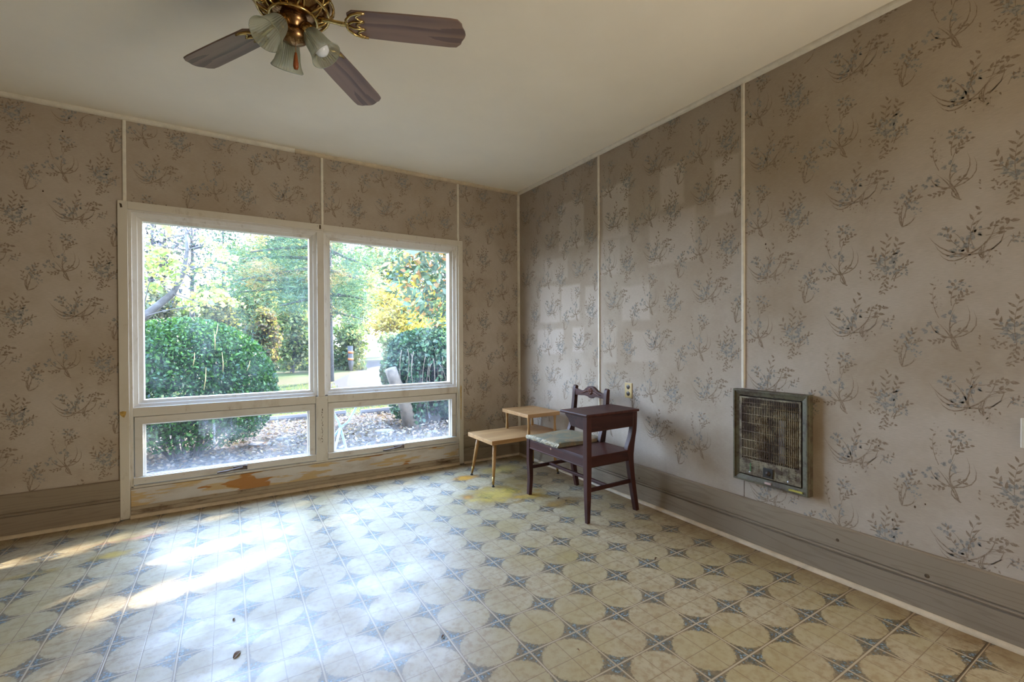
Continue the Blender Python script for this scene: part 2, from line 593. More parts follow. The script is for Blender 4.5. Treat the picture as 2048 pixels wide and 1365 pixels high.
def mat_glass_pane(name, dirt=1.0, low=0.0):
    m = NT(name)
    tr = m.n('BsdfTransparent')
    gl = m.n('BsdfGlossy')
    gl.inputs['Roughness'].default_value = 0.03
    df = m.n('BsdfTranslucent')
    df2 = m.n('BsdfDiffuse')
    df.inputs['Color'].default_value = (0.86, 0.92, 1.0, 1)
    df2.inputs['Color'].default_value = (0.75, 0.77, 0.78, 1)
    fr = m.n('Fresnel')
    fr.inputs['IOR'].default_value = 1.45
    x, y, z = m.xyz()
    s1 = m.noise(3.2, 5, 0.65, vec=m.comb(x, z, 0.0))
    s2 = m.noise(26, 4, 0.7, vec=m.comb(x, m.math('MULTIPLY', z, 0.12), 0.4))
    s3 = m.noise(55, 3, 0.7, vec=m.comb(x, z, 1.4))
    film = m.ramp(s1, 0.38, 0.75, 0.004, 0.030 * dirt)
    streak = m.math('MULTIPLY', m.ramp(s2, 0.55, 0.80, 0, 0.05 * dirt), m.ramp(s1, 0.40, 0.60, 0.1, 1))
    speck = m.ramp(s3, 0.66, 0.74, 0, 0.05 * dirt)
    a = m.math('ADD', m.math('ADD', film, streak), speck)
    if low:
        a = m.math('ADD', a, m.ramp(m.math('ADD', z, m.math('MULTIPLY', s1, 0.12)), 0.30, 0.46, low, 0))
    mx0 = m.n('MixShader')
    mx0.inputs[0].default_value = 0.35
    m.t.links.new(df.outputs[0], mx0.inputs[1])
    m.t.links.new(df2.outputs[0], mx0.inputs[2])
    mx1 = m.n('MixShader')
    m.put(mx1.inputs[0], a)
    m.t.links.new(tr.outputs[0], mx1.inputs[1])
    m.t.links.new(mx0.outputs[0], mx1.inputs[2])
    mx2 = m.n('MixShader')
    m.put(mx2.inputs[0], m.math('MULTIPLY', fr.outputs[0], 0.12))
    m.t.links.new(mx1.outputs[0], mx2.inputs[1])
    m.t.links.new(gl.outputs[0], mx2.inputs[2])
    m.t.links.new(mx2.outputs[0], m.out.inputs['Surface'])
    return m.m


M['pane'] = mat_glass_pane('dirty_window_glass', 0.8)
M['pane_low'] = mat_glass_pane('grimy_lower_window_glass', 1.7, 0.05)


def mat_shade_glass():
    m = NT('ribbed_frosted_glass')
    tr = m.n('BsdfTransparent')
    tr.inputs['Color'].default_value = (0.86, 0.88, 0.80, 1)
    tl = m.n('BsdfTranslucent')
    tl.inputs['Color'].default_value = (0.70, 0.72, 0.62, 1)
    df = m.n('BsdfDiffuse')
    df.inputs['Color'].default_value = (0.50, 0.52, 0.43, 1)
    gl = m.n('BsdfGlossy')
    gl.inputs['Roughness'].default_value = 0.12
    fr = m.n('LayerWeight')
    fr.inputs['Blend'].default_value = 0.12

    def mix(f, a, b):
        s = m.n('MixShader')
        m.put(s.inputs[0], f)
        m.t.links.new(a, s.inputs[1])
        m.t.links.new(b, s.inputs[2])
        return s.outputs[0]
    body = mix(0.5, tl.outputs[0], df.outputs[0])
    body = mix(0.50, tr.outputs[0], body)
    m.t.links.new(mix(fr.outputs['Fresnel'], body, gl.outputs[0]), m.out.inputs['Surface'])
    return m.m


M['shade_glass'] = mat_shade_glass()
M['bulb'] = plain('pearl_bulb_glass', (0.75, 0.78, 0.82), 0.12, var=0.02)
M['ivory_plastic'] = plain('ivory_plastic', (0.55, 0.40, 0.16), 0.4, var=0.06)
M['white_plastic'] = plain('white_plastic', (0.70, 0.66, 0.56), 0.35, var=0.04)
M['brown_plastic'] = plain('brown_plastic', (0.030, 0.018, 0.012), 0.4)
# ------------------------------------------------------------------ room shell
XL, YB, HC = -5.2, -6.2, 2.697
WX0, WX1, WZ0, WZ1 = -3.121, -0.694, 0.20, 2.079      # opening in the window wall

mb = MB()
mb.box(XL - 0.15, 0.15, YB - 0.15, 0.15, -0.12, 0.0)
struct(mb.build('floor', M['floor']))
mb = MB()
mb.box(XL - 0.15, 0.15, YB - 0.15, 0.15, HC, HC + 0.15)
struct(mb.build('ceiling', M['ceiling']))


# ---- printed sprigs of the wallpaper, as flat print lying on the paper
def blade2d(p0, p1, bend, wd, n=5):
    p0, p1 = np.array(p0, float), np.array(p1, float)
    d = p1 - p0
    nrm = np.array([-d[1], d[0]])
    up, dn = [], []
    for i in range(n + 1):
        t = i / n
        c = p0 + d * t + nrm * bend * 4 * t * (1 - t)
        tg = d + nrm * bend * 4 * (1 - 2 * t)
        q = np.array([-tg[1], tg[0]]) / (np.linalg.norm(tg) + 1e-9)
        ww = wd * (0.35 + 0.65 * math.sin(PI * min(1, t * 0.75 + 0.2))) * (1 - t) ** 0.6 if t < 1 else 0
        up.append(c + q * ww / 2)
        dn.append(c - q * ww / 2)
    return up + dn[::-1][1:]


def leaf2d(p, ang, ln, wd):
    d = np.array([math.cos(ang), math.sin(ang)])
    q = np.array([-d[1], d[0]])
    p = np.array(p, float)
    return [p, p + d * ln * 0.35 + q * wd * 0.5, p + d * ln * 0.7 + q * wd * 0.36, p + d * ln, p + d * ln * 0.7 - q * wd * 0.36, p + d * ln * 0.35 - q * wd * 0.5]


class Sprig:
    def __init__(self, seed):
        self.r = random.Random(seed)
        self.p = []          # (material index, polygon)

    def grass(self, p0, p1, bend, wd=0.006, mi=1):
        self.p.append((mi, blade2d(p0, p1, bend, wd)))

    def twig(self, p0, p1, bend, n=5, ln=0.022, wd=0.009, mi=1, spread=0.7):
        self.p.append((mi, blade2d(p0, p1, bend, 0.003)))
        p0, p1 = np.array(p0), np.array(p1)
        d = p1 - p0
        nrm = np.array([-d[1], d[0]])
        a = math.atan2(d[1], d[0])
        for i in range(n):
            t = 0.3 + 0.7 * i / max(1, n - 1)
            c = p0 + d * t + nrm * bend * 4 * t * (1 - t)
            s = 1 if i % 2 else -1
            self.p.append((mi, leaf2d(c, a + s * spread * self.r.uniform(0.7, 1.3), ln * self.r.uniform(0.7, 1.2), wd * self.r.uniform(0.8, 1.2))))

    def flower(self, c, r, n=9, mi=3):
        for i in range(n):
            a = 2 * PI * i / n + self.r.uniform(-.4, .4)
            rr = r * self.r.uniform(0.1, 0.75)
            q = (c[0] + math.cos(a) * rr, c[1] + math.sin(a) * rr)
            self.p.append((mi, leaf2d(q, a + self.r.uniform(-0.9, 0.9), r * self.r.uniform(0.5, 0.8), r * self.r.uniform(0.3, 0.5))))

    def berries(self, c, rx, rz, n=12, mi=1, s=0.010):
        for _ in range(n):
            q = (c[0] + self.r.gauss(0, rx), c[1] + self.r.gauss(0, rz))
            self.p.append((mi, leaf2d(q, self.r.uniform(0, 6.28), s * self.r.uniform(.7, 1.3), s * 0.45)))


def sprig_fan():
    s = Sprig(1)
    for p1, b in (((-.115, .015), .22), ((-.10, -.03), .30), ((-.06, .055), -.1), ((.035, .10), .10), ((.07, .085), -.15), ((.09, .06), -.30), ((-.135, .05), .12)):
        s.grass((-.01, -.05), p1, b, 0.007)
    s.grass((-.075, -.045), (.02, -.048), 0.06, 0.006)
    for p1, b in (((.13, .075), .18), ((.115, .03), .28), ((.09, .01), .35), ((.05, -.02), .4), ((.15, .03), .1)):
        s.grass((.035, -.075), p1, b, 0.0045, 2 if b < .2 else 1)
    s.twig((.005, -.02), (.025, .125), .12, 6, .03, .009)
    s.twig((.02, .045), (.09, .075), -.1, 7, .02, .010)
    s.twig((.04, .02), (.105, .065), -.2, 5, .026, .012)
    s.twig((-.03, -.02), (-.075, .065), .1, 6, .022, .009)
    s.flower((-.075, .055), .026, 9)
    s.flower((-.02, .005), .030, 12)
    s.flower((.012, .035), .024, 9)
    s.flower((-.045, -.035), .026, 10)
    s.flower((.125, -.01), .018, 8)
    s.flower((-.012, -.03), .022, 8, 2)
    s.twig((.10, -.035), (.15, .012), .15, 6, .016, .007)
    s.berries((.05, -.085), .022, .018, 16, 2)
    s.berries((.045, -.06), .012, .010, 8, 1, .013)
    s.berries((-.01, -.075), .02, .012, 7, 1)
    s.grass((.045, -.05), (.045, -.125), .1, .004, 2)
    return s.p


def sprig_bush():
    s = Sprig(2)
    s.twig((0, -.02), (.01, .13), .05, 8, .030, .009)
    s.twig((.005, .03), (.045, .105), -.1, 6, .026, .010)
    s.twig((-.005, .0), (-.05, .07), .1, 5, .030, .009)
    s.flower((0, .01), .036, 14)
    s.flower((.03, .035), .026, 9)
    s.flower((-.025, .035), .022, 8)
    s.flower((.02, -.018), .026, 9)
    s.flower((.035, .065), .016, 6)
    s.berries((-.04, -.03), .022, .015, 24, 1, .012)
    s.twig((.02, -.065), (.085, .005), .12, 9, .020, .009)
    s.flower((.065, -.025), .020, 8)
    s.twig((.0, -.02), (-.01, -.085), .1, 7, .02, .009)
    s.grass((.03, -.07), (.06, -.015), .1, .006)
    s.grass((.02, -.06), (.07, -.03), -.1, .005)
    s.twig((-.02, -.115), (.03, -.095), .1, 5, .016, .009)
    s.grass((-.01, -.08), (-.012, -.115), .1, .003, 2)
    s.berries((-.012, -.118), .006, .006, 5, 1, .013)
    s.grass((-.06, .02), (-.02, .0), .2, .005)
    return s.p


def sprig_small():
    s = Sprig(3)
    for p1, b in (((-.028, -.01), .1), ((.022, -.04), -.2), ((.028, -.05), -.1), ((.0, .0), .05), ((-.01, .03), .08)):
        s.grass((-.022, -.088), p1, b, .006)
    s.twig((-.012, -.05), (.02, .075), .06, 9, .022, .008)
    s.twig((-.018, -.06), (-.042, .025), .1, 6, .018, .007)
    s.flower((-.006, .04), .026, 10)
    s.flower((.010, -.002), .022, 9)
    s.flower((.030, -.028), .017, 7)
    s.twig((.01, .01), (.038, .03), .1, 5, .014, .008)
    s.berries((-.015, .01), .012, .02, 8, 1)
    return s.p


def sprig_tall():
    s = Sprig(4)
    for p1, b in (((.055, .055), -.2), ((.075, .03), -.3), ((.05, -.01), .3), ((-.06, -.0), .2), ((.022, .04), .1)):
        s.grass((.012, -.085), p1, b, .006)
    s.grass((.03, -.135), (-.04, -.01), -.05, .007)
    s.grass((.035, -.14), (-.015, -.03), -.06, .006)
    s.grass((.04, -.14), (.035, -.07), .4, .006)
    s.twig((.012, .03), (.065, .10), .15, 9, .022, .009)
    s.twig((.01, .05), (.03, .145), .1, 5, .024, .010)
    s.flower((.005, .005), .026, 10)
    s.flower((.022, .135), .024, 9)
    s.flower((.045, .125), .018, 7)
    s.flower((-.058, -.045), .026, 10)
    s.twig((-.03, .0), (-.045, .14), .08, 6, .018, .007)
    s.berries((-.03, .06), .012, .016, 14, 2)
    s.twig((.01, -.07), (-.05, -.10), .1, 7, .018, .009)
    s.twig((.015, -.06), (.05, -.055), .2, 5, .018, .009)
    s.berries((-.04, .15), .01, .008, 5, 2)
    return s.p


SPRIGS = [(sprig_fan(), 0.0, 0.0), (sprig_bush(), .122, .25), (sprig_small(), .204, -.115), (sprig_tall(), .335, .008)]
ROWZ, COLS = 0.622, 0.405


def sprig_polys(s0, s1, zofs, first, keep):
    """all printed polygons between s0 and s1 along the wall"""
    out = []
    k = 0
    s = first
    while s < s1 + .3:
        for j in range(-1, 6):
            zz = zofs + (k % 2) * ROWZ / 2 + (j - 1) * ROWZ
            for polys, ds, dz in SPRIGS:
                cx, cz = s + ds, zz + dz
                if cz < -.1 or cz > 2.95 or cx < s0 - .2 or cx > s1 + .2:
                    continue
                for mi, pl in polys:
                    q = [(a[0] + cx, a[1] + cz) for a in pl]
                    if all(keep(a) for a in q):
                        out.append((mi, q))
        s += COLS
        k += 1
    return out


def add_print(mb, polys, place):
    lift = 0
    for mi, q in polys:
        lift = (lift + 1) % 7
        mb.add([place(a[0], a[1], 0.0003 + lift * 0.00004) for a in q], [tuple(range(len(q)))], mi)


def spots(n, s0, s1, keep, seed):
    r = random.Random(seed)
    o = []
    while len(o) < n:
        c = (r.uniform(s0, s1), r.uniform(.3, 2.6))
        a, rad = r.uniform(0, 3.1), r.choice((.0018, .0022, .003, .0042))
        q = [(c[0] + math.cos(a + i * PI / 3) * rad, c[1] + math.sin(a + i * PI / 3) * rad * 1.5) for i in range(6)]
        if all(keep(p) for p in q):
            o.append((4, q))
    return o


PAPER = [M['print_leaf'], M['print_light'], M['print_blue'], M['print_dark']]

# wall with the window
mb = MB()
mb.box(XL - .15, WX0, 0, .15, 0, HC)
mb.box(WX1, .15, 0, .15, 0, HC)
mb.box(WX0, WX1, 0, .15, WZ1, HC)
mb.box(WX0, WX1, 0, .15, 0, WZ0)


def keep_window(p):
    return XL < p[0] < 0 and .1 < p[1] < HC and not (WX0 - .03 < p[0] < WX1 + .03 and p[1] < WZ1 + .03)


add_print(mb, sprig_polys(XL, 0, 1.403, -3.38 - 6 * COLS, keep_window) + spots(30, -4.2, 0, keep_window, 5), lambda s, z, e: (s, -e, z))
struct(mb.build('wall_window', [M['paper_window']] + PAPER, recalc=False))

# right wall, papered in three lengths
mb = MB()
DY0, DY1, DZ1 = -5.9, -4.5, 2.10                        # unseen opening, made up for the fill lamp
mb.box(0, .15, DY1, 0, 0, HC)
mb.box(0, .15, YB - .15, DY0, 0, HC)
mb.box(0, .15, DY0, DY1, DZ1, HC)
allp = []
for (a, b, zo, first) in ((0, 1.202, 1.475 + ROWZ / 2, .16), (1.202, 2.42, 1.80, .975), (2.42, 6.2, 1.268, 2.165)):
    kp = lambda p, a=a, b=b: a < p[0] < b and .1 < p[1] < HC and not (4.45 < p[0] < 5.95 and p[1] < 2.15)
    allp += sprig_polys(a, b, zo, first, kp)
allp += spots(60, 0, 4.6, lambda p: True, 9)
add_print(mb, allp, lambda s, z, e: (-e, -s, z))
struct(mb.build('wall_right', [M['paper_right']] + PAPER, recalc=False))

# the two walls behind and to the left of the photographer
mb = MB()
mb.box(XL - .15, 0, YB - .15, YB, 0, HC)
struct(mb.build('wall_back', M['plain_wall']))
mb = MB()
mb.box(XL - .15, XL, YB, 0, 0, HC)
struct(mb.build('wall_left', M['plain_wall']))


mb = MB()                                               # unseen box added behind the fill lamp to keep the sky out
mb.box(.15, 1.2, DY0 - .1, DY0, 0, HC)
mb.box(.15, 1.2, DY1, DY1 + .1, 0, HC)
mb.box(1.2, 1.3, DY0 - .1, DY1 + .1, 0, HC)
mb.box(.15, 1.2, DY0, DY1, -.05, 0)
mb.box(.15, 1.2, DY0, DY1, DZ1 + .3, DZ1 + .4)
struct(mb.build('fill_light_box', M['plain_wall']))


def quarter_round(mb, p0, p1, n0, n1, r, mat=0):
    """quarter round along p0-p1, its two flat sides along directions n0 and n1"""
    p0, p1, n0, n1 = map(Vector, (p0, p1, n0, n1))
    sec = [Vector((0, 0, 0))] + [n0 * r * math.cos(t) + n1 * r * math.sin(t) for t in [i * PI / 10 for i in range(6)]]
    mb.loft([[p0 + s for s in sec], [p1 + s for s in sec]], mat)


# skirting boards: upper and lower board with a bead between, and a quarter round at the floor
def skirting_profile(d=1):
    return [(0, 0), (.015, 0), (.015, .127), (.006, .130), (.006, .135), (.017, .138), (.019, .142), (.017, .146), (.009, .149), (.009, .152), (.017, .156), (.017, .262), (.012, .267), (0, .267)]


def skirting_window(name, x0, x1):
    m_ = MB()
    m_.prism([(-a, b) for a, b in skirting_profile()], 0, x0, x1)
    o = struct(m_.build(name, M['skirting']))
    q = MB()
    quarter_round(q, (x0, -.015, 0), (x1, -.015, 0), (0, -1, 0), (0, 0, 1), .019)
    q.build('shoe_moulding', M['trim_cream'], o)


skirting_window('baseboard_window_left', XL, -3.174)
skirting_window('baseboard_window_right', -.647, 0)
mb = MB()
mb.prism([(-a, b) for a, b in skirting_profile()], 1, DY1 + .06, -.019)
o = struct(mb.build('baseboard_right', M['skirting']))
q = MB()
quarter_round(q, (-.015, DY1 + .06, 0), (-.015, -.034, 0), (-1, 0, 0), (0, 0, 1), .019)
q.build('shoe_moulding', M['trim_cream'], o)
q = MB()
for px, py, rr in ((1675, 1081, .008), (1854, 1153, .010), (1278, 957, .006), (1700, 1240, .006)):
    d = AX_F * FPX + AX_R * (px - 1024) - AX_U * (py - 682.5)
    p = CAM + d * ((-.0172 - CAM.x) / d.x)
    q.lathe([(rr, 0), (rr * .8, .0008), (0.0001, .001)], 8, (-.0168, p.y, p.z), (-1, 0, 0))
q.build('knot', M['print_dark'], o)

# ceiling mouldings and the battens over the joints of the wall panels
tn = [0]


def trim(name_mb, mat):
    tn[0] += 1
    return struct(name_mb.build('trim_%d' % tn[0], mat))


mb = MB()
quarter_round(mb, (XL, 0, HC), (-2.10, 0, HC), (0, -1, 0), (0, 0, -1), .026)
trim(mb, M['trim_paint'])
mb = MB()
quarter_round(mb, (-2.098, 0, HC), (-.026, 0, HC), (0, -1, 0), (0, 0, -1), .026)
trim(mb, M['trim_cream'])
mb = MB()
quarter_round(mb, (0, YB, HC), (0, 0, HC), (-1, 0, 0), (0, 0, -1), .026)
trim(mb, M['trim_paint'])


def batten_w(x, z0, wd=.020):
    b = MB()
    b.prism([(x - wd / 2, 0), (x - wd / 2, -.006), (x - wd / 4, -.010), (x + wd / 4, -.010), (x + wd / 2, -.006), (x + wd / 2, 0)], 2, z0, HC - .026)
    trim(b, M['trim_paint'])


def batten_r(y, z0, wd=.020):
    b = MB()
    b.prism([(0, y - wd / 2), (-.006, y - wd / 2), (-.010, y - wd / 4), (-.010, y + wd / 4), (-.006, y + wd / 2), (0, y + wd / 2)], 2, z0, HC - .026)
    trim(b, M['trim_paint'])


batten_w(-3.137, 2.13)
batten_w(-1.900, 2.13)
batten_w(-.690, 2.13)
batten_r(-1.202, .267)
batten_r(-2.420, .905)
mb = MB()
quarter_round(mb, (0, 0, .267), (0, 0, HC - .026), (-1, 0, 0), (0, -1, 0), .020)
trim(mb, M['trim_paint'])
mb = MB()
mb.box(-.0012, 0, -2.4235, -2.4205, .267, .36)
trim(mb, M['print_dark'])
# ------------------------------------------------------------------ the window: casing, jambs, fixed upper lights, hopper sashes below
win = thing('window_1', None, None, (0, 0, 0))
struct(win, 'wide painted wooden window with two tall panes over two low hopper sashes')


def ring(mb, x0, x1, z0, z1, wx, wz, yf, yb, slope=0.0, mat=0):
    """mitred frame; the inner edge of its front face lies 'slope' further back"""
    def cor(i, o):
        return [(x0 + o, z0 + i), (x1 - o, z0 + i), (x1 - o, z1 - i), (x0 + o, z1 - i)]
    outer = cor(0, 0)
    inner = cor(wz, wx)
    v = [(x, yf, z) for x, z in outer] + [(x, yf + slope, z) for x, z in inner] + [(x, yb, z) for x, z in outer] + [(x, yb, z) for x, z in inner]
    f = []
    for k in range(4):
        j = (k + 1) % 4
        f += [(k, j, 4 + j, 4 + k), (8 + j, 8 + k, 12 + k, 12 + j), (8 + k, 8 + j, j, k), (4 + k, 4 + j, 12 + j, 12 + k)]
    mb.add(v, f, mat)


# casing boards
b = MB()
b.box(-3.173, -3.121, -.018, 0, 0, 2.130)
b.build('casing', M['casing_paint'], win, .002)


def marks(parent, polys, mat, y):
    """paint patches, nail holes: flat marks on the face of a board"""
    m_ = MB()
    for pl in polys:
        m_.add([(x, y, z) for x, z in pl], [tuple(range(len(pl)))])
    return m_.build('paint_mark', mat, parent, recalc=False)


M['old_yellow'] = plain('old_yellow_varnish', (0.46, 0.28, 0.06), .5, var=.3, scale=60)
cas_l = win.children[0]
marks(cas_l, [[(-3.170, .722), (-3.155, .726), (-3.136, .722), (-3.140, .700), (-3.148, .682), (-3.160, .690), (-3.170, .705)]], M['old_yellow'], -.0187)
marks(cas_l, [[(-3.162, 2.112), (-3.150, 2.108), (-3.146, 2.085), (-3.158, 2.082)]], M['print_dark'], -.0187)
b = MB()
b.box(-.694, -.648, -.018, 0, .004, 2.130)
cas_r = b.build('casing', M['casing_paint'], win, .002)
marks(cas_r, [[(-.676, .76), (-.668, .74), (-.670, .60), (-.674, .42), (-.680, .44), (-.678, .60), (-.682, .70)]], M['old_yellow'], -.0187)
b = MB()
b.box(-3.1205, -.6945, -.018, 0, 2.079, 2.130)
cas_t = b.build('casing', M['casing_paint'], win, .002)
marks(cas_t, [[(-1.925, 2.122), (-1.912, 2.122), (-1.912, 2.090), (-1.925, 2.090)], [(-1.94, 2.115), (-1.936, 2.115), (-1.936, 2.110), (-1.94, 2.110)]], M['print_dark'], -.0187)
# jamb box
b = MB()
b.box(-3.121, -3.103, -.006, .15, .20, 2.079)
b.box(-.712, -.694, -.006, .15, .20, 2.079)
b.box(-3.103, -.712, -.006, .15, 2.063, 2.079)
b.box(-3.103, -.712, .006, .15, .19, .2125)
b.build('jamb', M['frame_paint'], win, .0015)
# mullion between the two sides
b = MB()
b.box(-1.942, -1.888, -.008, .13, .735, 2.063)
b.box(-1.958, -1.868, -.010, .13, .212, .735)
mul = b.build('mullion', M['frame_paint'], win, .003)
rr_ = random.Random(5)
ch_ = []
for k in range(26):
    z_ = .63 - .0105 * k + rr_.uniform(-.003, .003)
    x_ = -1.9125 + rr_.uniform(-.004, .004)
    s_ = rr_.uniform(.0025, .006)
    ch_.append([(x_ - s_ * .6, z_ - s_), (x_ + s_ * .5, z_ - s_ * .8), (x_ + s_ * .7, z_ + s_ * .6), (x_ - s_ * .3, z_ + s_)])
marks(mul, ch_, M['print_dark'], -.0107)
# rail between the upper and lower lights
b = MB()
for xa, xb in ((-3.103, -1.958), (-1.868, -.712)):
    b.box(xa, xb, -.006, .13, .680, .742)
b.build('rail', M['frame_paint'], win, .003)
for (xa, xb) in ((-3.103, -1.942), (-1.888, -.712)):
    b = MB()
    ring(b, xa, xb, .742, 2.063, .026, .022, .004, .13, .012)
    ring(b, xa + .026, xb - .026, .764, 2.041, .026, .022, .030, .11, .010)
    b.build('glazing_stop', M['frame_paint'], win)
    b = MB()
    b.box(xa + .040, xb - .040, .056, .060, .775, 2.030)
    b.build('pane', M['pane'], win)
for i, (xa, xb) in enumerate(((-3.098, -1.962), (-1.864, -.716))):
    b = MB()
    ring(b, xa, xb, .222, .676, .044, .050, .004, .06, .0)
    b.box(xa - .006, xb + .004, -.018, .03, .222, .268)       # bottom rail stands proud
    sash = b.build('sash', M['sash_paint'], win, .002)
    b = MB()
    ring(b, xa + .044, xb - .044, .262, .626, .012, .010, .018, .05, .012)
    b.build('glazing_bead', M['sash_paint'], sash)
    b = MB()
    b.box(xa + .050, xb - .050, .036, .040, .268, .620)
    b.build('pane', M['pane_low'], sash)
    # cam handle
    hx = (-2.60, -1.395)[i]
    b = MB()
    b.box(hx + .070, hx + .150, -.028, -.016, .230, .262)
    b.box(hx + .150, hx + .160, -.034, -.016, .230, .262)
    b.build('catch_plate', M['bronze'], sash, .002)
    b = MB()
    b.tube([(hx - .03, -.040, .236), (hx + .02, -.040, .236), (hx + .06, -.036, .241), (hx + .10, -.032, .245), (hx + .13, -.028, .247)], [.008, .0095, .008, .010, .012], 8, flat=.8)
    b.build('catch_lever', M['bronze'], sash)
# sill strip, peeling apron board and the rotten mouldings under it
b = MB()
b.box(-3.119, -.696, -.006, 0, .197, .211)
b.build('sill_strip', M['frame_paint'], win, .002)
b = MB()
b.box(-3.119, -.696, -.010, 0, .076, .193)
b.build('apron', M['apron'], win, .0015)
b = MB()
b.prism([(0, .026), (-.020, .026), (-.020, .044), (-.016, .050), (-.022, .056), (-.020, .068), (-.012, .076), (0, .076)], 0, -3.119, -.696)
b.build('base_moulding', M['shoe_rot'], win)
b = MB()
quarter_round(b, (-3.119, -.012, 0), (-.696, -.012, 0), (0, -1, 0), (0, 0, 1), .024)
b.build('shoe_moulding', M['trim_cream'], win)

# ------------------------------------------------------------------ telephone bench
def mat_cushion():
    m = NT('faded_floral_vinyl')
    n1 = m.noise(9, 4, 0.6)
    n2 = m.noise(22, 4, 0.6)
    n3 = m.noise(5, 3, 0.5)
    c = m.mix(m.ramp(n1, 0.40, 0.60), (0.28, 0.215, 0.12), (0.175, 0.175, 0.12))
    c = m.mix(m.ramp(n3, 0.55, 0.68, 0, .8), c, (0.33, 0.19, 0.10))
    c = m.mix(m.ramp(n2, 0.58, 0.68, 0, .75), c, (0.36, 0.28, 0.13))
    c = m.mix(m.ramp(m.noise(40, 3), 0.62, 0.70, 0, .6), c, (0.10, 0.14, 0.15))
    m.bump(n2, 0.3, 0.002)
    return m.set(c, 0.55)


M['cushion'] = mat_cushion()
M['wadding'] = plain('frayed_wadding', (0.46, 0.40, 0.27), 0.9, var=0.3, scale=60, bump=.5)
M['worn_wood'] = plain('worn_bare_wood', (0.42, 0.24, 0.16), 0.6, var=0.25, scale=60)

bench = thing('telephone_bench', 'dark mahogany telephone bench with desk top, carved back and faded floral seat', 'bench', (-0.39, -1.40, 0))


def slab_path(pts, w0, th_axis, t0, t1):
    """pts: (x, z, width) centre line of a curved flat member lying in an x-z plane, between t0 and t1 along y"""
    L, Rr = [], []
    for i, (x, z, wd) in enumerate(pts):
        a = pts[max(i - 1, 0)]
        c = pts[min(i + 1, len(pts) - 1)]
        d = Vector((c[0] - a[0], c[1] - a[1]))
        d = d.normalized() if d.length else Vector((0, 1))
        q = Vector((-d.y, d.x)) * wd / 2
        L.append((x + q.x, z + q.y))
        Rr.append((x - q.x, z - q.y))
    rings = []
    for (a, c) in zip(L, Rr):
        rings.append([(a[0], t0, a[1]), (c[0], t0, c[1]), (c[0], t1, c[1]), (a[0], t1, a[1])])
    return rings


def smooth_path(pts, n=6):
    """Catmull-Rom through (x, z, w)"""
    out = []
    P = [pts[0]] + list(pts) + [pts[-1]]
    for i in range(1, len(P) - 2):
        for k in range(n):
            t = k / n
            out.append(tuple(0.5 * ((2 * P[i][a]) + (-P[i - 1][a] + P[i + 1][a]) * t + (2 * P[i - 1][a] - 5 * P[i][a] + 4 * P[i + 1][a] - P[i + 2][a]) * t * t
                                    + (-P[i - 1][a] + 3 * P[i][a] - 3 * P[i + 1][a] + P[i + 2][a]) * t ** 3) for a in range(3)))
    out.append(tuple(pts[-1]))
    return out


XF, XB = -.610, -.165
Y0, Y1 = -1.045, -1.745          # window end, near end
# front leg at the window end, slightly sabre shaped, and front leg at the near end rising to the desk
b = MB()
b.loft(slab_path(smooth_path([(-.592, .438, .036), (-.592, .36, .038), (-.594, .25, .037), (-.590, .13, .032), (-.600, 0, .026)]), 0, 1, Y0 - .002, Y0 - .038))
b.build('leg', M['mahogany_leg'], bench, .003)
b = MB()
b.loft([[(x0, y0, z) for x0, y0 in ((-.611 + k, Y1 + k), (-.571 - k, Y1 + k), (-.571 - k, Y1 + .040 - k), (-.611 + k, Y1 + .040 - k))] for z, k in ((0, .0075), (.16, .003), (.36, 0), (.69, 0))])
b.build('leg', M['mahogany_leg'], bench, .003)
# back legs, curved; the near one runs up to the desk, the others carry the back rest
leg_low = [(-.150, 0, .028), (-.178, .14, .034), (-.200, .27, .040), (-.212, .37, .048)]
b = MB()
b.loft(slab_path(smooth_path(leg_low + [(-.216, .43, .064), (-.196, .50, .046), (-.178, .58, .040), (-.172, .69, .040)]), 0, 1, Y1, Y1 + .036))
b.build('leg', M['mahogany_leg'], bench, .003)
b = MB()
b.loft(slab_path(smooth_path(leg_low + [(-.216, .43, .060), (-.200, .50, .042), (-.182, .60, .036), (-.168, .70, .034), (-.160, .79, .032), (-.150, .815, .020)]), 0, 1, Y0 - .030, Y0 - .062))
b.build('leg', M['mahogany_leg'], bench, .003)
b = MB()
b.loft(slab_path(smooth_path([(-.222, .415, .050), (-.212, .46, .050), (-.198, .52, .040), (-.182, .60, .036), (-.168, .70, .034), (-.160, .79, .032), (-.150, .815, .020)]), 0, 1, Y0 - .392, Y0 - .424))
b.build('back_post', M['mahogany_leg'], bench, .003)
# seat board and its rails
b = MB()
b.box(XF + .012, -.205, Y1 + .004, Y0 - .004, .419, .431)
b.build('seat', M['mahogany'], bench, .002)
b = MB()
b.box(XF + .004, XF + .026, Y1 + .040, Y0 - .038, .358, .419)
b.box(XF + .000, XF + .028, Y1 + .040, Y0 - .038, .358, .366)
b.box(XF + .000, XF + .030, Y1 + .040, Y0 - .038, .421, .428)
rail = b.build('front_rail', M['mahogany'], bench, .002)
b = MB()
b.lathe([(.0001, .0016), (.007, .0012), (.008, 0)], 10, (XF + .004, -1.352, .408), (-1, 0, 0))
b.build('chip', M['worn_wood'], rail)
b = MB()
b.box(-.575, -.215, Y1 + .004, Y1 + .026, .358, .425)
b.build('end_rail', M['mahogany_shaded'], bench, .002)
b = MB()
b.box(-.575, -.225, Y0 - .034, Y0 - .012, .358, .425)
b.build('end_rail', M['mahogany_shaded'], bench, .002)
b = MB()
b.box(-.225, -.205, Y1 + .030, Y0 - .030, .360, .419)
b.build('back_rail', M['mahogany'], bench, .002)
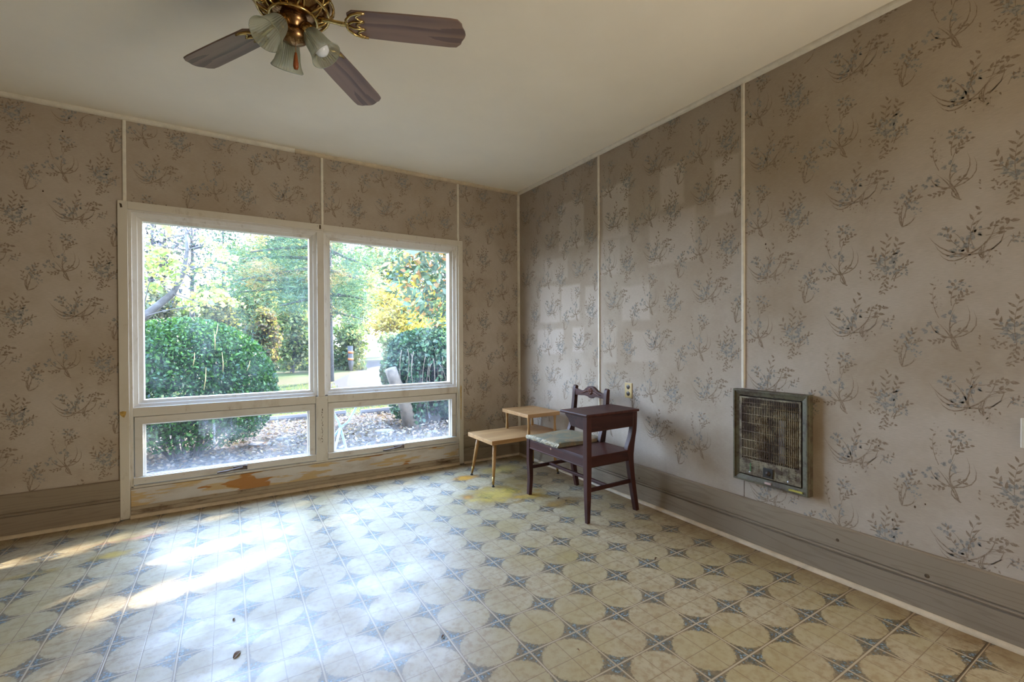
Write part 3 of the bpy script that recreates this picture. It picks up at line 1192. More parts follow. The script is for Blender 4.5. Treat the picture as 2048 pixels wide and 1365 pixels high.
# stretchers: one at each end, one between them
for ys in (Y1 + .020, Y0 - .030):
    b = MB()
    b.box(-.585, -.185, ys - .009, ys + .009, .198, .224)
    b.build('stretcher', M['mahogany_shaded'], bench, .004)
b = MB()
b.box(-.425, -.403, Y1 + .026, Y0 - .036, .200, .222)
b.build('stretcher', M['mahogany'], bench, .004)
# desk: top and box with a cut-away window end
b = MB()
b.box(XF - .012, XB + .022, Y1 - .012, Y1 + .268, .690, .708)
b.build('desk_top', M['mahogany'], bench, .006, 3)
b = MB()
side = [(Y1 + .002, .69), (Y1 + .002, .600), (Y1 + .038, .600), (-1.570, .612), (-1.545, .655), (-1.512, .680), (-1.512, .69)]
b.prism(side, 0, XF + .006, XF + .022)
b.prism(side, 0, -.200, -.184)
b.box(XF + .022, -.184, Y1 + .004, Y1 + .020, .588, .690)
b.box(XF + .022, -.200, -1.700, -1.565, .604, .612)
b.build('desk_box', M['mahogany_shaded'], bench, .002)
# crest rail with its carved rosette
b = MB()
top = [(-1.075, .795), (-1.10, .797), (-1.13, .789), (-1.17, .781), (-1.205, .786), (-1.235, .806), (-1.262, .822), (-1.29, .825), (-1.318, .822), (-1.345, .806), (-1.372, .788), (-1.405, .780), (-1.44, .788), (-1.468, .790)]
bot = [(-1.468, .742), (-1.40, .742), (-1.36, .746), (-1.325, .742), (-1.305, .733), (-1.29, .731), (-1.275, .733), (-1.255, .742), (-1.22, .747), (-1.17, .743), (-1.12, .740), (-1.075, .742)]
b.prism(top + bot, 0, -.176, -.152)
crest = b.build('crest_rail', M['mahogany'], bench, .003)
b = MB()
M['rosette'] = plain('carved_mahogany', (0.13, 0.050, 0.032), 0.35, var=.3, scale=50)
for k in range(7):
    a = 2 * PI * k / 7
    cy, cz = -1.288 + math.cos(a) * .017, .785 + math.sin(a) * .017
    b.lathe([(.0001, .010), (.007, .008), (.011, .003), (.012, -.004)], 10, (-.176, cy, cz), (-1, 0, 0))
b.lathe([(.0001, .013), (.006, .011), (.009, .004), (.010, -.004)], 12, (-.176, -1.288, .785), (-1, 0, 0))
b.tube([(-.177, -1.315, .782), (-.179, -1.345, .778), (-.178, -1.375, .766), (-.176, -1.41, .762)], [.006, .005, .004, .002], 6)
b.tube([(-.177, -1.261, .782), (-.179, -1.232, .780), (-.178, -1.20, .766), (-.176, -1.16, .762)], [.006, .005, .004, .002], 6)
b.build('rosette', M['rosette'], crest)
# loose seat pad with a frayed front edge
g = 18
b = MB()
vs, fs = [], []
cx0, cx1, cy0, cy1 = -.616, -.185, -1.438, -1.045
for j in range(g + 1):
    for i in range(g + 1):
        u_, v_ = i / g, j / g
        ed = min(u_, 1 - u_, v_, 1 - v_)
        zz = .450 + .012 * min(1, ed * 6) ** .6 + .004 * math.sin(7 * u_ + 3 * v_) + (.003 * math.sin(40 * v_) if i == 0 else 0)
        vs.append((cx0 + (cx1 - cx0) * u_ + (.004 * math.sin(31 * v_ + 1) if i == 0 else 0), cy0 + (cy1 - cy0) * v_ + .003 * math.sin(9 * u_), zz))
for j in range(g):
    for i in range(g):
        a = j * (g + 1) + i
        fs.append((a, a + 1, a + g + 2, a + g + 1))
b.add(vs, fs, 0, True)
base = len(vs)
brd = [i for i in range(g + 1)] + [k * (g + 1) + g for k in range(1, g + 1)] + [g * (g + 1) + i for i in range(g - 1, -1, -1)] + [k * (g + 1) for k in range(g - 1, 0, -1)]
low = [(vs[i][0], vs[i][1], .4315) for i in brd]
n_ = len(brd)
b.v.extend(low)
for k in range(n_):
    b.f.append([brd[k], base + k, base + (k + 1) % n_, brd[(k + 1) % n_]])
    b.mi.append(0)
    b.sm.append(False)
b.f.append([base + k for k in range(n_)])
b.mi.append(0)
b.sm.append(False)
pad = b.build('seat_pad', M['cushion'], bench)
b = MB()
r_ = random.Random(3)
for k in range(26):
    y_ = -1.05 - .385 * k / 25
    b.add([(-.612, y_, .455), (-.600 + r_.uniform(-.004, .012), y_ - .008, .4605), (-.611, y_ - .019, .455), (-.625 - r_.uniform(0, .006), y_ - .010, .434 + r_.uniform(0, .010))], [(0, 1, 2, 3)], 0)
b.build('frayed_edge', M['wadding'], pad, recalc=False)

# ------------------------------------------------------------------ step end table
tab = thing('end_table', 'pale wooden two-tier end table with splayed tapered legs in the room corner', 'table', (-.40, -.54, 0))
TZ = .366
b = MB()
b.box(-.752, -.036, -.757, -.322, TZ - .034, TZ)
b.build('table_top', M['birch'], tab, .002)
b = MB()
b.box(-.402, -.062, -.757, -.330, .517, .549)
b.build('upper_shelf', M['birch'], tab, .002)
feet = ((-.748, -.381), (-.749, -.766), (-.085, -.760), (-.075, -.350))
tops = ((-.690, -.405), (-.690, -.690), (-.120, -.690), (-.120, -.405))
for (fx, fy), (tx, ty) in zip(feet, tops):
    F, T = Vector((fx, fy, 0)), Vector((tx, ty, TZ - .034))
    d = T - F
    b = MB()
    b.tube([F + d * .22, F + d * .45, F + d * .8, T], [.0118, .0140, .0165, .0165], 14)
    lg = b.build('leg', M['birch_leg'], tab)
    b = MB()
    b.tube([F + d * .04, F + d * .225], [.0085, .0124], 12)
    b.build('ferrule', M['ferrule'], lg)
    b = MB()
    b.lathe([(.0001, 0), (.0125, 0), (.0125, .005), (.007, .010), (.006, .018)], 14, (fx + d.x * .01, fy + d.y * .01, 0), (0, 0, 1))
    b.build('glide', M['black_metal'], lg)
for sx in (-.372, -.092):
    for sy in (-.722, -.365):
        b = MB()
        prof = [(.0125, 0), (.0135, .02), (.0120, .045), (.0092, .072), (.0105, .076), (.0105, .084), (.0092, .088), (.0115, .118), (.0130, .140), (.0130, .151)]
        b.lathe(prof, 14, (sx, sy, TZ), (0, 0, 1), cap=True)
        b.build('spindle', M['birch_leg'], tab)

# ------------------------------------------------------------------ outlet, switch plate
outl = thing('outlet', 'ivory wall outlet with two brown sockets above the bench', 'outlet', (0, -1.519, .803))
b = MB()
b.box(-.006, 0, -1.556, -1.483, .747, .860)
pl = b.build('cover_plate', M['ivory_plastic'], outl, .003)
for zc in (.829, .779):
    b = MB()
    b.lathe([(.0001, .0075), (.0160, .0075), (.0172, .0065), (.0172, 0)], 20, (0, -1.519, zc), (-1, 0, 0))
    sk = b.build('socket', M['brown_plastic'], outl)
    b = MB()
    for dy in (-.006, .006):
        b.box(-.0082, -.007, -1.519 + dy - .001, -1.519 + dy + .001, zc - .002, zc + .007)
    b.build('slot', M['black_metal'], sk)
b = MB()
b.lathe([(.0001, .0075), (.0028, .007), (.0032, .005)], 10, (0, -1.519, .804), (-1, 0, 0))
b.build('screw', M['steel'], outl)

sw = thing('switch_plate', 'white switch plate on the right wall at the edge of the view', 'switch', (0, -3.55, .83))
b = MB()
b.box(-.006, 0, -3.587, -3.515, .774, .888)
b.build('cover_plate', M['white_plastic'], sw, .003)
b = MB()
b.box(-.012, -.006, -3.556, -3.546, .822, .842)
b.build('toggle', M['white_plastic'], sw, .002)

# ------------------------------------------------------------------ bits lying on the floor
M['dry_leaf'] = plain('dry_leaf', (0.16, 0.085, 0.04), 0.8, var=.3, scale=80)
M['dead_bug'] = plain('dead_insect', (0.035, 0.022, 0.015), 0.4)


def curl_leaf(name, px, py, ln, ang, label, mat='dry_leaf'):
    p = on_floor(px, py)
    b = MB()
    vs, fs = [], []
    for i in range(7):
        t = i / 6
        wd = ln * .42 * math.sin(PI * min(.98, t * .93 + .04)) ** .8
        for k in (-1, -.4, .4, 1):
            dx, dy = (t - .5) * ln, k * wd / 2
            vs.append((p.x + dx * math.cos(ang) - dy * math.sin(ang), p.y + dx * math.sin(ang) + dy * math.cos(ang), .0015 + abs(k) * wd * .22 + .004 * math.sin(PI * t)))
    for i in range(6):
        for k in range(3):
            a = i * 4 + k
            fs.append((a, a + 1, a + 5, a + 4))
    b.add(vs, fs, 0, True)
    o = b.build(name, M[mat], None, recalc=False)
    sd = o.modifiers.new('thickness', 'SOLIDIFY')
    sd.thickness = .0008
    return tag(o, label, 'debris', 'bits lying on the floor')


curl_leaf('dry_leaf', 886, 1275, .022, .6, 'small dark dry leaf lying alone on the near floor, below the bench in view')
curl_leaf('dry_leaf', 474, 1311, .040, .9, 'curled reddish dry leaf on the bright floor near the bottom of the picture')
curl_leaf('dry_leaf', 1312, 1119, .026, .2, 'dark dry leaf on the floor between the bench and the wall heater')
curl_leaf('dead_insect', 1118, 998, .034, .3, 'dead insect between the front legs of the telephone bench, larger of two', 'dead_bug')
curl_leaf('dead_insect', 1133, 1003, .022, .1, 'dead insect beside the front leg of the telephone bench, smaller of two', 'dead_bug')
curl_leaf('dry_leaf', 468, 1241, .020, 1.2, 'thin dry leaf on the bright floor beside the sun patches')
curl_leaf('dry_leaf', 1156, 1302, .012, 1.9, 'tiny dry crumb of leaf on the near floor right of the alone leaf')
# ------------------------------------------------------------------ ceiling fan with three lamps
FC = Vector((-2.328, -2.0075, 0))
ZB = 2.448
fan = thing('ceiling_fan', 'brass ceiling fan with brown wooden blades and three ribbed glass lamp shades', 'ceiling fan', (FC.x, FC.y, HC))


def fl(r, ang, z):
    return Vector((FC.x + r * math.cos(ang), FC.y + r * math.sin(ang), z))


b = MB()
b.lathe([(.0001, HC), (.085, HC), (.085, HC - .02), (.072, HC - .055), (.050, HC - .075)], 32, (FC.x, FC.y, 0))
b.build('canopy', M['brass'], fan)
b = MB()
b.lathe([(.045, HC - .070), (.105, HC - .085), (.138, HC - .115), (.140, HC - .175), (.132, HC - .190)], 40, (FC.x, FC.y, 0))
b.build('motor_housing', M['brass_dark'], fan)
# open fretwork bowl below the motor
b = MB()
for r, z in ((.146, HC - .188), (.128, HC - .222), (.085, HC - .252)):
    b.tube([fl(r, 2 * PI * k / 40, z) for k in range(41)], .0055, 8, cap=False)
for k in range(20):
    a = 2 * PI * k / 20
    sg = .16 if k % 2 else -.16
    b.tube([fl(.146, a, HC - .188), fl(.142, a + sg * .5, HC - .206), fl(.128, a + sg, HC - .222), fl(.108, a + sg * .5, HC - .240), fl(.085, a, HC - .252)], .0042, 6)
b.build('fretwork', M['brass'], fan)
b = MB()
b.lathe([(.130, HC - .190), (.118, HC - .215), (.080, HC - .243), (.0001, HC - .246)], 40, (FC.x, FC.y, 0))
b.build('flywheel', M['brass_dark'], fan)
for i in range(5):
    ang = R(49.1 + 72 * i)
    ca, sa = math.cos(ang), math.sin(ang)
    pitch = R(-10.35)

    def loc(r, s, dz=0.0, ca=ca, sa=sa):
        """along the blade, across it, above its underside"""
        return Vector((FC.x + r * ca - s * math.cos(pitch) * sa, FC.y + r * sa + s * math.cos(pitch) * ca, ZB + s * math.sin(pitch) + dz))
    b = MB()
    hw0, hw1 = .060, .069
    out = [(.205, -hw0 * .75), (.225, -hw0), (.40, -.066), (.600, -hw1), (.632, -hw1 * .96), (.650, -hw1 * .70), (.653, -hw1 * .50), (.664, -.014), (.667, 0), (.664, .014), (.653, hw1 * .50), (.650, hw1 * .70), (.632, hw1 * .96), (.600, hw1), (.40, .066), (.225, hw0), (.205, hw0 * .75)]
    n_ = len(out)
    vs = [loc(r, s) for r, s in out] + [loc(r, s, .006) for r, s in out]
    # object built along its own axis so that the grain follows the blade
    me_v = [(r, s, 0) for r, s in out] + [(r, s, .006) for r, s in out]
    bb = MB()
    bb.add(me_v, [tuple(range(n_))[::-1], tuple(range(n_, 2 * n_))] + [(k, (k + 1) % n_, n_ + (k + 1) % n_, n_ + k) for k in range(n_)])
    bl = bb.build('blade', M['blade_wood'])
    bl.parent = fan
    bl.matrix_parent_inverse = Matrix.Identity(4)
    bl.location = (0, 0, ZB - HC)
    bl.rotation_euler = (pitch, 0, ang)
    b = MB()
    b.tube([(.085, 0, .012), (.14, 0, .004), (.185, 0, -.004), (.205, 0, -.005)], [.013, .010, .012, .010], 8, flat=.5)
    for s0, s1 in ((-1, -.333), (-.333, .333), (.333, 1)):
        pts = []
        for k in range(9):
            t = k / 8
            s = (s0 + (s1 - s0) * t) * hw0 * .92
            arch = math.sin(PI * t)
            pts.append((.268 - arch * .030 - (.0 if abs(s0 + s1) < .1 else 0), s, -.003))
        b.tube(pts, .0035, 6)
    for sg in (-1, 1):
        b.tube([(.196, 0, -.004), (.200, sg * .022, -.004), (.222, sg * .046, -.004), (.250, sg * .056, -.003), (.275, sg * .057, -.003)], [.006, .0055, .005, .005, .0045], 6)
        b.tube([(.204, sg * .004, -.004), (.225, sg * .016, -.004), (.266, sg * .0185, -.003)], [.0045, .004, .0035], 6)
    iron = b.build('blade_iron', M['brass'])
    iron.parent = bl
    for s in (-.054, 0, .054):
        b = MB()
        b.lathe([(.0001, -.007), (.004, -.006), (.0045, -.003)], 8, (.262 if s else .236, s, 0))
        sc_ = b.build('screw', M['brass_dark'])
        sc_.parent = iron
# switch housing and lamp fitter
b = MB()
b.lathe([(.050, HC - .240), (.052, HC - .262), (.046, HC - .275), (.030, HC - .285), (.034, HC - .298), (.048, HC - .306), (.048, HC - .330), (.030, HC - .342), (.012, HC - .350), (.0001, HC - .352)], 32, (FC.x, FC.y, 0))
b.build('switch_housing', M['brass_dark'], fan)
for i in range(3):
    az = R(95 + 120 * i)
    hd = Vector((math.cos(az), math.sin(az), 0))
    tilt = R(36)
    ax = hd * math.sin(tilt) + Vector((0, 0, -math.cos(tilt)))
    neck = Vector((FC.x, FC.y, 2.402)) + hd * .056
    b = MB()
    b.tube([fl(.030, az, 2.378), fl(.052, az, 2.386), fl(.058, az, 2.402), neck - ax * .022], [.0065, .0065, .0065, .007], 8)
    b.build('lamp_arm', M['brass'], fan)
    b = MB()
    b.lathe([(.0001, -.030), (.016, -.028), (.027, -.018), (.030, -.002), (.030, .008)], 24, neck, ax)
    hold = b.build('lamp_holder', M['brass'], fan)
    for k in range(3):
        b = MB()
        t = az + 2 * PI * k / 3
        a_ = ax.orthogonal().normalized()
        q = a_ * math.cos(t) + ax.cross(a_) * math.sin(t)
        b.tube([neck + ax * .003 + q * .028, neck + ax * .003 + q * .037], [.0018, .0018], 6)
        b.build('thumb_screw', M['brass_dark'], hold)
    b = MB()
    prof = [(.025, 0), (.0275, .004), (.034, .020), (.0395, .045), (.0435, .072), (.0490, .092), (.0570, .108), (.0595, .112)]
    b.lathe(prof, 72, neck, ax, rib=.04)
    b.sm = [False] * len(b.sm)
    b.lathe([(.0595, .1105), (.0615, .112), (.0595, .1150), (.0580, .1125)], 72, neck, ax)
    sh = b.build('lamp_shade', M['shade_glass'], fan, recalc=False)
    if i == 1:
        continue                    # this holder has lost its bulb
    b = MB()
    b.lathe([(.012, .002), (.013, .025), (.019, .045), (.0275, .066), (.029, .082), (.024, .097), (.012, .1055), (.0001, .1075)], 24, neck, ax)
    b.build('bulb', M['bulb'], fan)
b = MB()
cx_, cy_ = FC.x + .004, FC.y - .030
b.tube([(cx_, cy_ + .012, 2.372), (cx_, cy_, 2.366), (cx_, cy_, 2.300)], [.0015, .0015, .0015], 6)
for k in range(22):
    b.lathe([(.0001, -.0016), (.0021, 0), (.0001, .0016)], 6, (cx_, cy_, 2.302 + k * .003))
ch = b.build('pull_chain', M['brass_dark'], fan)
b = MB()
b.lathe([(.0001, 2.302), (.004, 2.300), (.0065, 2.285), (.0095, 2.262), (.0100, 2.248), (.0070, 2.238), (.0001, 2.236)], 16, (cx_, cy_, 0))
b.build('pull_fob', M['amber'], ch)
# ------------------------------------------------------------------ wall heater
def mat_rusty(name, base, rust, amount, scale=14, rough=0.55, metal=0.0, low=None):
    m = NT(name)
    n1 = m.noise(scale, 6, 0.7)
    n2 = m.noise(scale * 5, 4, 0.7)
    x, y, z = m.xyz()
    k = m.ramp(n1, 0.40, 0.60, 0, amount)
    if low:
        k = m.math('MAXIMUM', k, m.math('MULTIPLY', m.ramp(m.math('ADD', z, m.math('MULTIPLY', n1, .18)), low - .02, low + .14, .85, 0), m.ramp(n2, .38, .6)))
    c = m.mix(k, base, rust)
    c = m.mix(m.ramp(n2, 0.58, 0.70, 0, amount), c, tuple(v * .45 for v in rust))
    m.bump(n2, 0.3, 0.001)
    return m.set(c, rough, metal)


M['heater_frame'] = mat_rusty('heater_frame_paint', (0.115, 0.105, 0.058), (0.055, 0.030, 0.016), .9, 12)
M['heater_panel'] = mat_rusty('heater_panel_paint', (0.24, 0.205, 0.125), (0.065, 0.036, 0.017), .95, 20)
M['heater_wire'] = mat_rusty('heater_wire_paint', (0.30, 0.235, 0.13), (0.07, 0.035, 0.016), .95, 10)
M['heater_inside'] = plain('heater_inside', (0.018, 0.013, 0.010), 0.7)
M['radiant'] = plain('radiant_clay', (0.13, 0.078, 0.030), 0.7, var=.3, scale=30)
M['reflector'] = plain('sooty_reflector', (0.30, 0.28, 0.30), 0.4, 0.5, var=.3, scale=16)
M['yellow_label'] = plain('yellow_label', (0.42, 0.36, 0.06), 0.6, var=.2, scale=60)
M['red_label'] = plain('red_white_label', (0.50, 0.36, 0.32), 0.6, var=.1)
M['green_mark'] = plain('green_paint_mark', (0.07, 0.19, 0.06), 0.6)

HX = -.046
hy0, hy1, hz0, hz1 = -2.383, -2.791, .377, .900      # frame
iy0, iy1, iz0, iz1 = -2.417, -2.752, .417, .860      # panel inside it
heat = thing('wall_heater', 'rusty square wall heater with wire grille set in the right wall', 'heater', (0, -2.587, .638))
b = MB()


def hring(b, y0, y1, z0, z1, w_, x0, x1, xi):
    o = [(y0, z0), (y1, z0), (y1, z1), (y0, z1)]
    s = 1 if y1 > y0 else -1
    i = [(y0 + s * w_, z0 + w_), (y1 - s * w_, z0 + w_), (y1 - s * w_, z1 - w_), (y0 + s * w_, z1 - w_)]
    v = [(x0, *p) for p in o] + [(xi, *p) for p in i] + [(x1, *p) for p in o] + [(x1, *p) for p in i]
    f = []
    for k in range(4):
        j = (k + 1) % 4
        f += [(k, j, 4 + j, 4 + k), (8 + j, 8 + k, 12 + k, 12 + j), (8 + k, 8 + j, j, k), (4 + k, 4 + j, 12 + j, 12 + k)]
    b.add(v, f)


hring(b, hy0, hy1, hz0, hz1, .034, HX, 0, HX + .010)
hring(b, hy0 - .003, hy1 + .003, hz0 + .003, hz1 - .003, .008, HX - .003, HX + .002, HX - .003)
b.build('frame', M['heater_frame'], heat, .0015)
b = MB()
b.box(-.004, -.0008, iy1, iy0, iz0, iz1)
b.box(HX + .012, -.0008, iy0, iy0 - .003, iz0, iz1)
b.box(HX + .012, -.0008, iy1, iy1 + .003, iz0, iz1)
b.build('firebox', M['heater_inside'], heat)
# pressed front panel around the grille opening
gy0, gy1, gz0, gz1 = -2.430, -2.742, .505, .850
b = MB()
FXP = HX + .008
b.box(FXP, FXP + .004, iy1, iy0, iz0, gz0)
b.box(FXP, FXP + .004, iy1, iy0, gz1, iz1)
b.box(FXP, FXP + .004, gy0, iy0, gz0, gz1)
b.box(FXP, FXP + .004, iy1, gy1, gz0, gz1)
for zz in (.496, .484, .472, .460, .448):                 # embossed louvres
    for ya, yb in ((-2.430, -2.545), (-2.625, -2.742)):
        yy = ya
        while yy > yb + .01:
            b.box(FXP - .004, FXP, yy, max(yy - .030, yb), zz - .0032, zz + .0022)
            yy -= .036
panel = b.build('front_panel', M['heater_panel'], heat, .0008)
# row of dark slots over the grille, wires of the grille
b = MB()
n_ = 33
for k in range(n_ + 1):
    yy = gy0 + (gy1 - gy0) * k / n_
    b.box(FXP - .0005, FXP + .0025, yy - .0016, yy + .0016, gz0, gz1)
for zz in (.826, .806, .762, .712, .664, .614, .566, .520):
    b.tube([(FXP - .002, gy0, zz), (FXP - .002, gy1, zz)], .0016, 6)
b.build('grille', M['heater_wire'], heat)
for yc in (-2.527, -2.702):
    b = MB()
    prof = []
    zz = .508
    while zz < .752:
        prof += [(.030, zz), (.036, zz + .003), (.036, zz + .009), (.030, zz + .012)]
        zz += .0155
    b.lathe(prof, 20, (-.001, yc, 0), (0, 0, 1))
    for k in range(len(b.v)):
        x_, y_, z_ = b.v[k]
        b.v[k] = (min(-.004, -.004 + (x_ + .001) * .78), y_, z_)
    b.build('radiant', M['radiant'], heat)
b = MB()
b.box(-.020, -.006, -2.662, -2.632, .515, .745)
b.prism([(-.006, .752), (-.030, .775), (-.006, .792)], 1, -2.740, -2.600)
b.build('reflector', M['reflector'], heat)
b = MB()
b.box(FXP - .007, FXP, -2.611, -2.556, .423, .477)
kb = b.build('control_window', M['black_metal'], heat, .004)
b = MB()
b.lathe([(.0001, .010), (.010, .009), (.013, .002), (.013, 0)], 20, (FXP - .006, -2.584, .449), (-1, 0, 0))
b.build('knob', M['brown_plastic'], kb)
for yc, zc in ((-2.479, .430), (-2.689, .428)):
    b = MB()
    b.lathe([(.0001, .0035), (.0045, .003), (.0055, .001), (.0075, .0008), (.008, 0)], 14, (FXP, yc, zc), (-1, 0, 0))
    b.build('screw', M['steel'], heat)
b = MB()
b.box(HX - .0008, HX + .006, -2.762, -2.694, .3805, .397)
tag(b.build('sticker', M['yellow_label'], heat), 'yellow sticker')
b = MB()
b.box(HX - .0008, HX + .006, -2.600, -2.566, .389, .400)
tag(b.build('sticker', M['red_label'], heat), 'small red and white sticker')
b = MB()
b.box(FXP - .0045, FXP, -2.487, -2.481, .437, .485)
b.build('paint_drip', M['green_mark'], panel)
# ------------------------------------------------------------------ outdoors
GZ = -0.30


def mat_leaf(name, trans=0.5, gloss=0.10, rough=0.4):
    m = NT(name)
    a = m.n('Attribute')
    a.attribute_name = 'leafcol'
    c = a.outputs['Color']
    df, tl, gl = m.n('BsdfDiffuse'), m.n('BsdfTranslucent'), m.n('BsdfGlossy')
    m.put(df.inputs['Color'], c)
    m.put(tl.inputs['Color'], m.mix(1.0, c, (1.25, 1.2, 0.7), 'MULTIPLY'))
    gl.inputs['Roughness'].default_value = rough
    m1, m2 = m.n('MixShader'), m.n('MixShader')
    m1.inputs[0].default_value = trans
    m.t.links.new(df.outputs[0], m1.inputs[1])
    m.t.links.new(tl.outputs[0], m1.inputs[2])
    m2.inputs[0].default_value = gloss
    m.t.links.new(m1.outputs[0], m2.inputs[1])
    m.t.links.new(gl.outputs[0], m2.inputs[2])
    m.t.links.new(m2.outputs[0], m.out.inputs['Surface'])
    return m.m


M['leaf'] = mat_leaf('leaf', 0.5, 0.015)
M['leaf_glossy'] = mat_leaf('glossy_leaf', 0.30, 0.022, 0.35)
M['litter'] = mat_leaf('fallen_leaf', 0.15, 0.0)
M['bark'] = plain('grey_bark', (0.055, 0.050, 0.048), 0.9, var=.35, scale=14, bump=.5)
M['bark_pale'] = plain('pale_stump_bark', (0.085, 0.064, 0.045), 0.9, var=.35, scale=12, bump=.6)
M['bark_dark'] = plain('dark_twig_bark', (0.045, 0.036, 0.032), 0.9, var=.3, scale=20)
M['vine'] = plain('dry_vine', (0.10, 0.075, 0.05), 0.8, var=.3, scale=30)
M['straw'] = plain('dry_straw', (0.34, 0.27, 0.11), 0.8, var=.2, scale=40)


def pal(cols, n, var=0.22):
    cols = np.array(cols, float) * 0.42
    k = rng.integers(0, len(cols), n)
    t = rng.random((n, 1))
    k2 = rng.integers(0, len(cols), n)
    c = cols[k] * (1 - t * .4) + cols[k2] * t * .4
    return c * (1 + var * rng.standard_normal((n, 1))).clip(.4, 1.7)


# gaps cut through the foliage along the sun's rays to shape floor patches
def in_gap(p):
    tt = p[:, 2] / SUN_DIR.z
    fx, fy = p[:, 0] - SUN_DIR.x * tt, p[:, 1] - SUN_DIR.y * tt

    def gap(ax, ay, bx, by, w0, w1):
        d = np.array((bx - ax, by - ay))
        l = np.hypot(*d)
        d = d / l
        s = (fx - ax) * d[0] + (fy - ay) * d[1]
        q = np.abs(-(fx - ax) * d[1] + (fy - ay) * d[0])
        return (s > -.05) & (s < l + .05) & (q < w0 + (w1 - w0) * (s / l).clip(0, 1))
    h = gap(-3.7, -.50, -2.55, -.30, .11, .05) | gap(-2.95, -.87, -2.46, -.77, .08, .05) | gap(-3.02, -1.30, -2.36, -1.12, .11, .05)
    return h & (p[:, 2] > 2.2) & (p[:, 1] > 2.0)


def leaves(name, pts, ln, asp, cols, mat, parent=None, flat=0.0, up=None, jitter=.3):
    """one mesh of diamond shaped leaves at the points"""
    ok = ~in_gap(pts)
    pts, cols = pts[ok], cols[ok]
    n = len(pts)
    L = ln * (1 + jitter * rng.standard_normal((n, 1))).clip(.4, 1.8)
    a = rng.standard_normal((n, 3))
    if up is not None:
        a = a * .55 + np.array(up)
    a[:, 2] *= (1 - flat)
    a /= np.linalg.norm(a, axis=1, keepdims=True) + 1e-9
    t = rng.standard_normal((n, 3))
    b = np.cross(a, t)
    b /= np.linalg.norm(b, axis=1, keepdims=True) + 1e-9
    nn = np.cross(a, b)
    W = L * asp
    v = np.empty((n, 4, 3))
    v[:, 0] = pts - a * L / 2
    v[:, 1] = pts + b * W / 2 + nn * W * .18
    v[:, 2] = pts + a * L / 2
    v[:, 3] = pts - b * W / 2 + nn * W * .18
    return quads(name, v, cols, mat, parent)


def quads(name, v, cols, mat, parent=None):
    n = len(v)
    off = np.zeros(3)
    if parent:
        root = parent
        while root.parent:
            root = root.parent
        off = np.array(root.location)
    me = bpy.data.meshes.new(name)
    me.vertices.add(n * 4)
    me.vertices.foreach_set('co', (v.reshape(-1, 3) - off).astype(np.float32).ravel())
    me.loops.add(n * 4)
    me.loops.foreach_set('vertex_index', np.arange(n * 4, dtype=np.int32))
    me.polygons.add(n)
    me.polygons.foreach_set('loop_start', np.arange(0, n * 4, 4, dtype=np.int32))
    me.polygons.foreach_set('loop_total', np.full(n, 4, dtype=np.int32))
    at_ = me.attributes.new('leafcol', 'FLOAT_COLOR', 'POINT')
    c4 = np.ones((n, 4, 4), np.float32)
    c4[:, :, :3] = cols[:, None, :]
    at_.data.foreach_set('color', c4.ravel())
    me.materials.append(M[mat])
    me.update(calc_edges=True)
    o = bpy.data.objects.new(name, me)
    col.objects.link(o)
    if parent:
        o.parent = parent
    return o


def blob(c, r, n, shell=.75):
    """points in an ellipsoid, mostly near its surface"""
    d = rng.standard_normal((n, 3))
    d /= np.linalg.norm(d, axis=1, keepdims=True)
    rad = shell + (1.04 - shell) * rng.random((n, 1)) ** .5
    return np.array(c) + d * rad * np.array(r)


def clumps(centers, rad, n):
    """points gathered round clump centres"""
    c = np.array(centers, float)
    k = rng.integers(0, len(c), n)
    return c[k] + rng.standard_normal((n, 3)) * np.array(rad)


def limb(mb, p0, p1, r0, r1, bend=.12, n=6, seed=None):
    p0, p1 = Vector(p0), Vector(p1)
    d = p1 - p0
    s = Vector((random.uniform(-1, 1), random.uniform(-1, 1), random.uniform(-.3, 1))) * d.length * bend
    pts = [p0 + d * (k / n) + s * 4 * (k / n) * (1 - k / n) * .5 for k in range(n + 1)]
    mb.tube(pts, [r0 + (r1 - r0) * k / n for k in range(n + 1)], 7)
    return pts


# ---- ground
def mat_ground():
    m = NT('lawn')
    n1 = m.noise(.5, 5, .6)
    n2 = m.noise(9, 4, .7)
    c = m.mix(m.ramp(n1, .38, .62), (0.036, 0.046, 0.010), (0.056, 0.042, 0.020))
    c = m.mix(m.ramp(n2, .4, .7, 0, .6), c, (0.026, 0.038, 0.008))
    m.bump(n2, .5, .02)
    return m.set(c, .95, spec=.1)


def mat_soil():
    m = NT('mulch_soil')
    n2 = m.noise(28, 5, .7)
    c = m.mix(m.ramp(n2, .35, .65), (0.03, 0.023, 0.02), (0.085, 0.065, 0.05))
    m.bump(n2, .8, .02)
    return m.set(c, .95, spec=.1)


M['lawn'] = mat_ground()
M['soil'] = mat_soil()
M['drive'] = plain('gravel_drive', (0.034, 0.029, 0.027), .95, var=.25, scale=30, spec=.1)
mb = MB()
mb.add([(-60, .15, GZ), (60, .15, GZ), (60, 90, GZ), (-60, 90, GZ)], [(0, 1, 2, 3)])
struct(mb.build('ground', M['lawn'], recalc=False))
mb = MB()
mb.add([(-9, .15, GZ + .01), (5, .15, GZ + .01), (5, 5.2, GZ + .01), (-9, 5.2, GZ + .01)], [(0, 1, 2, 3)])
struct(mb.build('planting_bed_ground', M['soil'], recalc=False))
mb = MB()
edge_l, edge_r = [], []
for (u0, u1, v_) in ((655, 800, 775), (668, 800, 763), (690, 790, 752), (712, 786, 744), (726, 778, 737), (732, 768, 731), (734, 764, 726), (736, 762, 721)):
    edge_l.append(on_floor(u0, v_, GZ + .015))
    edge_r.append(on_floor(u1, v_, GZ + .015))
mb.add([*edge_l, *edge_r[::-1]], [tuple(range(len(edge_l) * 2))])
struct(mb.build('driveway_path', M['drive'], recalc=False))

